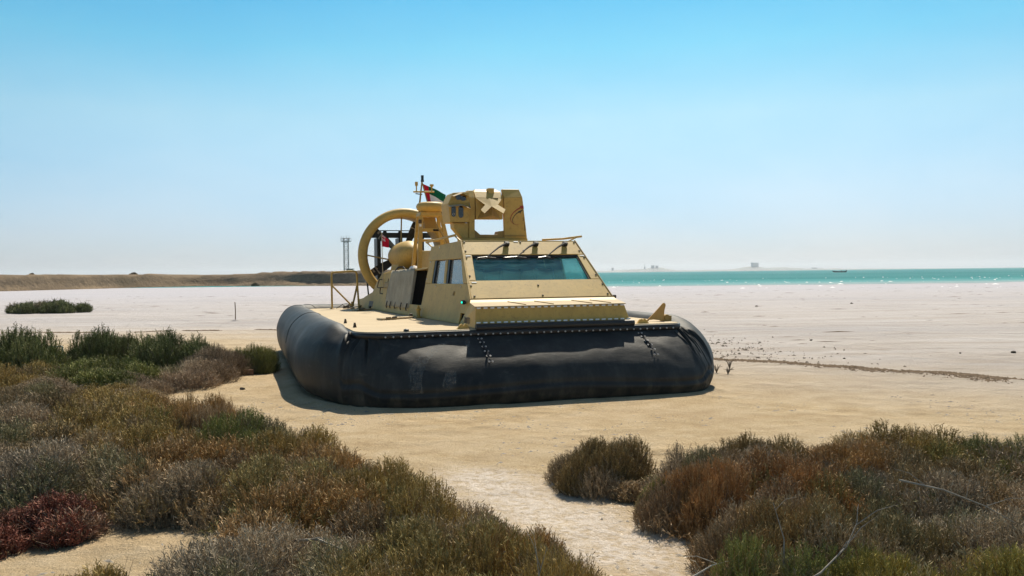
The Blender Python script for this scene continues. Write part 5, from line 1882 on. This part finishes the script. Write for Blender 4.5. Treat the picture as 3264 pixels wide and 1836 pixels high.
OLIVE, BROWN, GREEN = (.255, .185, .066), (.290, .182, .078), (.150, .158, .048)
DGREEN, GREY, RUST, RED = (.095, .112, .042), (.300, .235, .170), (.290, .165, .072), (.130, .042, .032)
YEL, DARK = (.260, .215, .058), (.190, .140, .078)

SHR = [
    # far and left middle
    ('w0', -22.1, 41.2, 1.0, 1.0, DGREEN, 'long dark green bush standing alone far out on the white flat'),
    ('g0', -8.15, 14.2, 1.05, 1.25, DGREEN, 'tall dark green bush cut by the left edge below the lone flat bush'),
    ('g1', -7.25, 15.2, .85, 1.15, DGREEN, 'pointed dark green bush second from the left edge'),
    ('g0', -6.0, 12.6, 1.0, .75, GREEN, 'bright green low bush left of the dead brown bushes'),
    ('g1', -5.75, 14.4, 1.0, 1.12, DGREEN, 'dark green bush with upright tips behind the brown dead bushes'),
    ('d0', -4.95, 13.1, 1.25, 1.0, (.120, .088, .070), 'pinkish brown dead bush at the front of the left group'),
    ('d1', -5.0, 14.2, 1.1, 1.35, (.105, .080, .062), 'tall pinkish brown dead bush right of the dark green one'),
    ('g0', -4.45, 14.75, .62, .72, GREEN, 'small green bush at the right end of the left group'),
    ('d0', -5.45, 12.2, 1.0, .8, (.115, .088, .068), 'low brown dead bush touching the bright green one'),
    ('a0', -7.0, 12.2, 1.3, 1.1, OLIVE, 'olive brown bush at the left edge in front of the tall dark green one'),
    ('d1', -6.1, 11.0, 1.2, .9, DARK, 'dark grey brown bush left below the bright green bush'),
    ('a1', -5.1, 11.1, 1.0, .75, OLIVE, 'olive bush just below the bright green bush'),
    # big left foreground mass, back to front
    ('a2', -5.5, 9.6, 1.1, 1.0, DARK, 'dark bush on the left edge behind the big foreground mass'),
    ('a0', -4.45, 9.5, 1.05, 1.0, OLIVE, 'olive bush behind the grey patch of the foreground mass'),
    ('a3', -3.55, 9.0, .95, .95, BROWN, 'brown bush at the top of the big left mass below the brick'),
    ('a1', -2.95, 8.45, .75, 1.18, BROWN, 'brown bush with a pointed top, highest along the sand edge'),
    ('d0', -4.75, 8.3, 1.1, 1.1, GREY, 'grey dry bush at the left edge, midway up the foreground mass'),
    ('a2', -3.75, 8.0, 1.05, 1.05, OLIVE, 'olive bush between the grey dry one and the pointed brown one'),
    ('a0', -2.45, 7.6, .80, 1.0, GREEN, 'green tipped bush at the sand edge right of the pointed brown bush'),
    ('a3', -3.1, 7.2, 1.0, 1.05, OLIVE, 'olive green bush in the middle of the left mass'),
    ('d1', -4.15, 7.0, 1.1, 1.05, DARK, 'dark blue grey bush at the left edge of the foreground'),
    ('a1', -1.95, 6.95, .80, .95, OLIVE, 'olive bush at the sand edge in front of the skirt shadow'),
    ('a2', -2.35, 6.4, 1.0, 1.0, BROWN, 'brown bush inside the left mass below the green tipped one'),
    ('d0', -3.35, 6.5, 1.05, 1.05, (.105, .095, .085), 'slate grey dry bush above the red bush'),
    ('a0', -1.45, 6.25, .78, .92, BROWN, 'brown bush at the sand edge below the middle of the skirt'),
    ('a3', -1.75, 6.0, .90, .95, (.120, .098, .044), 'tan olive bush right above the sandy strip'),
    ('d1', -2.50, 6.05, .85, .95, (.12, .10, .07), 'wind combed dry bush above the sandy strip at lower left'),
    ('a1', -.98, 5.6, .75, .92, OLIVE, 'olive bush at the sand edge left of the bare gap'),
    ('a2', -1.15, 5.05, .95, .95, BROWN, 'reddish brown bush in the centre of the foreground'),
    ('a0', -.55, 5.0, .70, .90, OLIVE, 'olive bush bordering the bare gap from the left'),
    ('d0', -1.15, 4.25, 1.0, .95, (.145, .130, .110), 'pale grey dry bush under the arching dead branch'),
    ('a3', -.52, 4.35, .85, .95, (.120, .095, .040), 'tan brown bush at bottom centre beside the grey dry one'),
    ('a1', -.12, 4.45, .60, .85, BROWN, 'brown bush at the tip of the left mass beside the gap'),
    ('a0', .08, 3.95, .62, .90, OLIVE, 'olive green bush at bottom centre nearest the sandy gap'),
    ('a2', -.45, 3.65, .80, .85, OLIVE, 'olive bush on the bottom edge left of centre'),
    ('s0', -2.85, 5.6, 1.2, .9, RED, 'dark red low bush at the lower left edge'),
    ('s1', -3.2, 5.35, 1.1, .8, RED, 'small dark red bush cut by the lower left edge'),
    ('s0', -2.05, 4.05, .85, .85, OLIVE, 'small olive bush in front of the sandy strip at bottom left'),
    ('s1', -1.70, 4.05, .75, .78, (.11, .085, .04), 'small spiky brown bush in the middle of the bottom left row'),
    ('s0', -1.42, 4.10, .75, .92, OLIVE, 'small upright olive bush right of the spiky brown one'),
    # lone bush and the right mass
    ('a3', .66, 6.75, .64, .86, (.105, .075, .034), 'round brown bush standing alone in the middle of the sand'),
    ('s1', 1.02, 6.3, .9, .6, (.13, .095, .06), 'low brown tuft at the right foot of the round lone bush'),
    ('d1', 1.55, 6.45, .80, .85, GREY, 'pale grey dry bush at the left end of the right mass'),
    ('a0', 1.95, 6.75, .70, .78, (.11, .078, .034), 'brown tipped bush along the back edge of the right mass'),
    ('a1', 2.50, 6.55, .78, .80, BROWN, 'rust brown bush at the back of the right mass'),
    ('a2', 3.10, 6.75, .90, .80, OLIVE, 'tallest olive bush at the back of the right mass'),
    ('a0', 3.75, 6.6, .75, .74, (.085, .085, .034), 'green brown bush at the back right'),
    ('d0', 4.2, 6.3, .85, .78, (.11, .095, .08), 'grey brown bush at the right edge, farthest back'),
    ('a3', 1.20, 5.6, .62, .95, RUST, 'orange brown bush beside the bare gap with green tips'),
    ('s0', .92, 5.75, .55, 1.0, GREEN, 'small green spiky tuft at the edge of the bare gap'),
    ('a2', 1.80, 5.6, .85, .95, RUST, 'rusty brown bush in the middle of the right mass'),
    ('d1', 2.35, 5.45, .85, .95, (.10, .092, .078), 'slate grey dry bush in the middle of the right mass'),
    ('a1', 2.95, 5.7, .85, .9, DARK, 'dark brown bush right of the slate grey dry one'),
    ('d0', 3.35, 5.2, .95, .95, GREY, 'large grey dry bush at the right edge'),
    ('a1', 1.45, 4.75, .70, .92, (.125, .088, .042), 'tan brown bush above the pale forked branch'),
    ('d0', 2.55, 4.6, .90, .95, (.125, .112, .092), 'grey dry bush under the long thin branch'),
    ('a3', 1.95, 4.45, .75, .92, (.105, .085, .045), 'brown bush between the grey dry one and the tan one at right'),
    ('a0', 1.22, 3.95, .60, .88, GREEN, 'green bush at the bottom edge right of the sandy gap'),
    ('a2', 1.75, 3.75, .68, .88, YEL, 'yellow green bush on the bottom edge at right'),
    ('a1', 2.30, 3.85, .70, .95, (.15, .13, .04), 'yellowish bush in the bottom right corner'),
]
rs2 = random.Random(77)
for v, x, y, sxy, sz, c, lb in SHR:
    if y > 10.5:
        x, y = x * 1.06, y * 1.06
    t = thing('saltbush', lb, 'bush', (x, y, gz(x, y) - .015), rs2.uniform(0, 6.28) if v != 'w0' else 0.0, 'saltbushes on the shore')
    fme, sme = VAR[v]
    k = .94 + .12 * rs2.random()
    fo = link_mesh('foliage', fme, t, scale=(sxy * k, sxy, sz))
    kc = 1.22 if c in (OLIVE, BROWN, GREEN, DGREEN, GREY, RUST, RED, YEL, DARK) else 2.3
    fo.color = (c[0] * kc, c[1] * kc * .97, c[2] * kc * .85, 1)
    link_mesh('stem', sme, t, scale=(sxy * k, sxy, sz))

# low undergrowth knitting the bushes together: one uncountable mat
def undergrowth(name, label, circles, n, seed, c):
    rs_ = np.random.RandomState(seed)
    cc_ = np.array(circles)
    w_ = cc_[:, 2] ** 2
    k_ = rs_.choice(len(cc_), n, p=w_ / w_.sum())
    a_ = rs_.rand(n) * 6.283
    q_ = np.sqrt(rs_.rand(n))
    x_ = cc_[k_, 0] + cc_[k_, 2] * q_ * np.cos(a_)
    y_ = cc_[k_, 1] + cc_[k_, 2] * q_ * np.sin(a_)
    hh = (.10 + .26 * vnoise(x_ * 1.9, y_ * 1.9, seed)) * (1.05 - .6 * q_ ** 2) * (.6 + .4 * rs_.rand(n))
    L_ = .075 + .06 * rs_.rand(n)
    d = unit(np.array([0, 0, .9]) + rs_.randn(n, 3) * .38)
    p0 = np.stack([x_, y_, ground_z(x_, y_) + np.maximum(0, hh - L_ * .5)], 1)
    V_, C_, F_ = [], [], []
    tone = vnoise(x_ * 1.3, y_ * 1.3, seed + 1)
    bri = .7 + .6 * rs_.rand(n)
    dd = np.clip((tone - .4) * 2.2, 0, .9)
    gg = np.clip((vnoise(x_ * 1.6, y_ * 1.6, seed + 2) - .58) * 3, 0, .7)
    off = 0
    for j in range(7):
        t0 = 0 if j == 0 else .15 + .75 * (j - 1 + rs_.rand(n)) / 6
        bd = d if j == 0 else unit(d * .8 + rs_.randn(n, 3) * .5)
        bl_ = L_ if j == 0 else L_ * (.25 + .2 * rs_.rand(n))
        ww = (.0024 * (.7 + .6 * rs_.rand(n)))[:, None]
        wd_ = unit(np.cross(bd, rs_.randn(n, 3)))
        s0 = p0 + d * (L_ * t0)[:, None]
        V_.append(np.stack([s0, s0 + bd * (bl_ * .55)[:, None] + wd_ * ww, s0 + bd * bl_[:, None], s0 + bd * (bl_ * .55)[:, None] - wd_ * ww], 1).reshape(-1, 3))
        b4 = off + np.arange(n) * 4
        F_ += [np.stack([b4, b4 + 1, b4 + 2], 1), np.stack([b4, b4 + 2, b4 + 3], 1)]
        C_.append(np.repeat(np.stack([bri, dd, gg, bri * 0 + 1], 1), 4, 0))
        off += n * 4
    me = np_mesh(name, np.concatenate(V_), np.concatenate(F_), M['bush'])
    ca_ = me.color_attributes.new("tint", 'FLOAT_COLOR', 'POINT')
    ca_.data.foreach_set("color", np.concatenate(C_).astype(np.float32).ravel())
    o = link_mesh(name, me)
    o.color = (*c, 1)
    o["kind"] = "stuff"
    tag(o, label, 'undergrowth')


def grow(sel, k):
    out_ = []
    for v, x, y, sxy, sz, c, lb in SHR:
        if sel(x, y) and v[0] in 'ad':
            out_.append((x, y, .62 * sxy * k))
    return out_


undergrowth('undergrowth', 'low brown twiggy growth between the bushes of the big left mass', grow(lambda x, y: y < 10.5 and x < .45, 1.12), 19000, 301, BROWN)
undergrowth('undergrowth', 'low brown twiggy growth between the bushes of the right mass', grow(lambda x, y: y < 10.5 and x > .95, 1.10), 12000, 302, BROWN)

# small dark bushes on and below the bank
for v, x, y, sc_, lb in (('s0', -72.5, 130, 1.9, 'small dark round bush on top of the earth bank at far left'), ('s1', -71, 162, 2.4, 'small dark bush on top of the earth bank left of its middle'),
                         ('s0', -44.5, 148.5, 2.6, 'dark bush at the foot of the earth bank')):
    t = thing('saltbush', lb, 'bush', (x, y, 2.05 if 'top' in lb else -.1), 0, 'saltbushes on the shore')
    fo = link_mesh('foliage', VAR[v][0], t, scale=(sc_, sc_, sc_ * .8))
    fo.color = (*DARK, 1)
    link_mesh('stem', VAR[v][1], t, scale=(sc_, sc_, sc_ * .8))

# dry weeds beside the right end of the skirt
for k, (x, y, h, lb) in enumerate(((3.47, 14.68, .16, 'leftmost dry dark weed beside the right end of the skirt'), (3.62, 14.5, .13, 'small dry weed between two others right of the skirt'), (3.85, 15.31, .22, 'forked dry weed right of the skirt near the seaweed line'))):
    t = thing('dry_weed', lb, 'weed', (x, y, gz(x, y)))
    for j in range(9):
        a = random.uniform(0, 6.28)
        r_ = random.uniform(.02, .12)
        MB().tube([(0, 0, 0), (r_ * .4 * math.cos(a), r_ * .4 * math.sin(a), h * .6), (r_ * math.cos(a), r_ * math.sin(a), h * random.uniform(.6, 1))], [.006, .005, .003], 4).build('stem', M['bush_stem'], t)
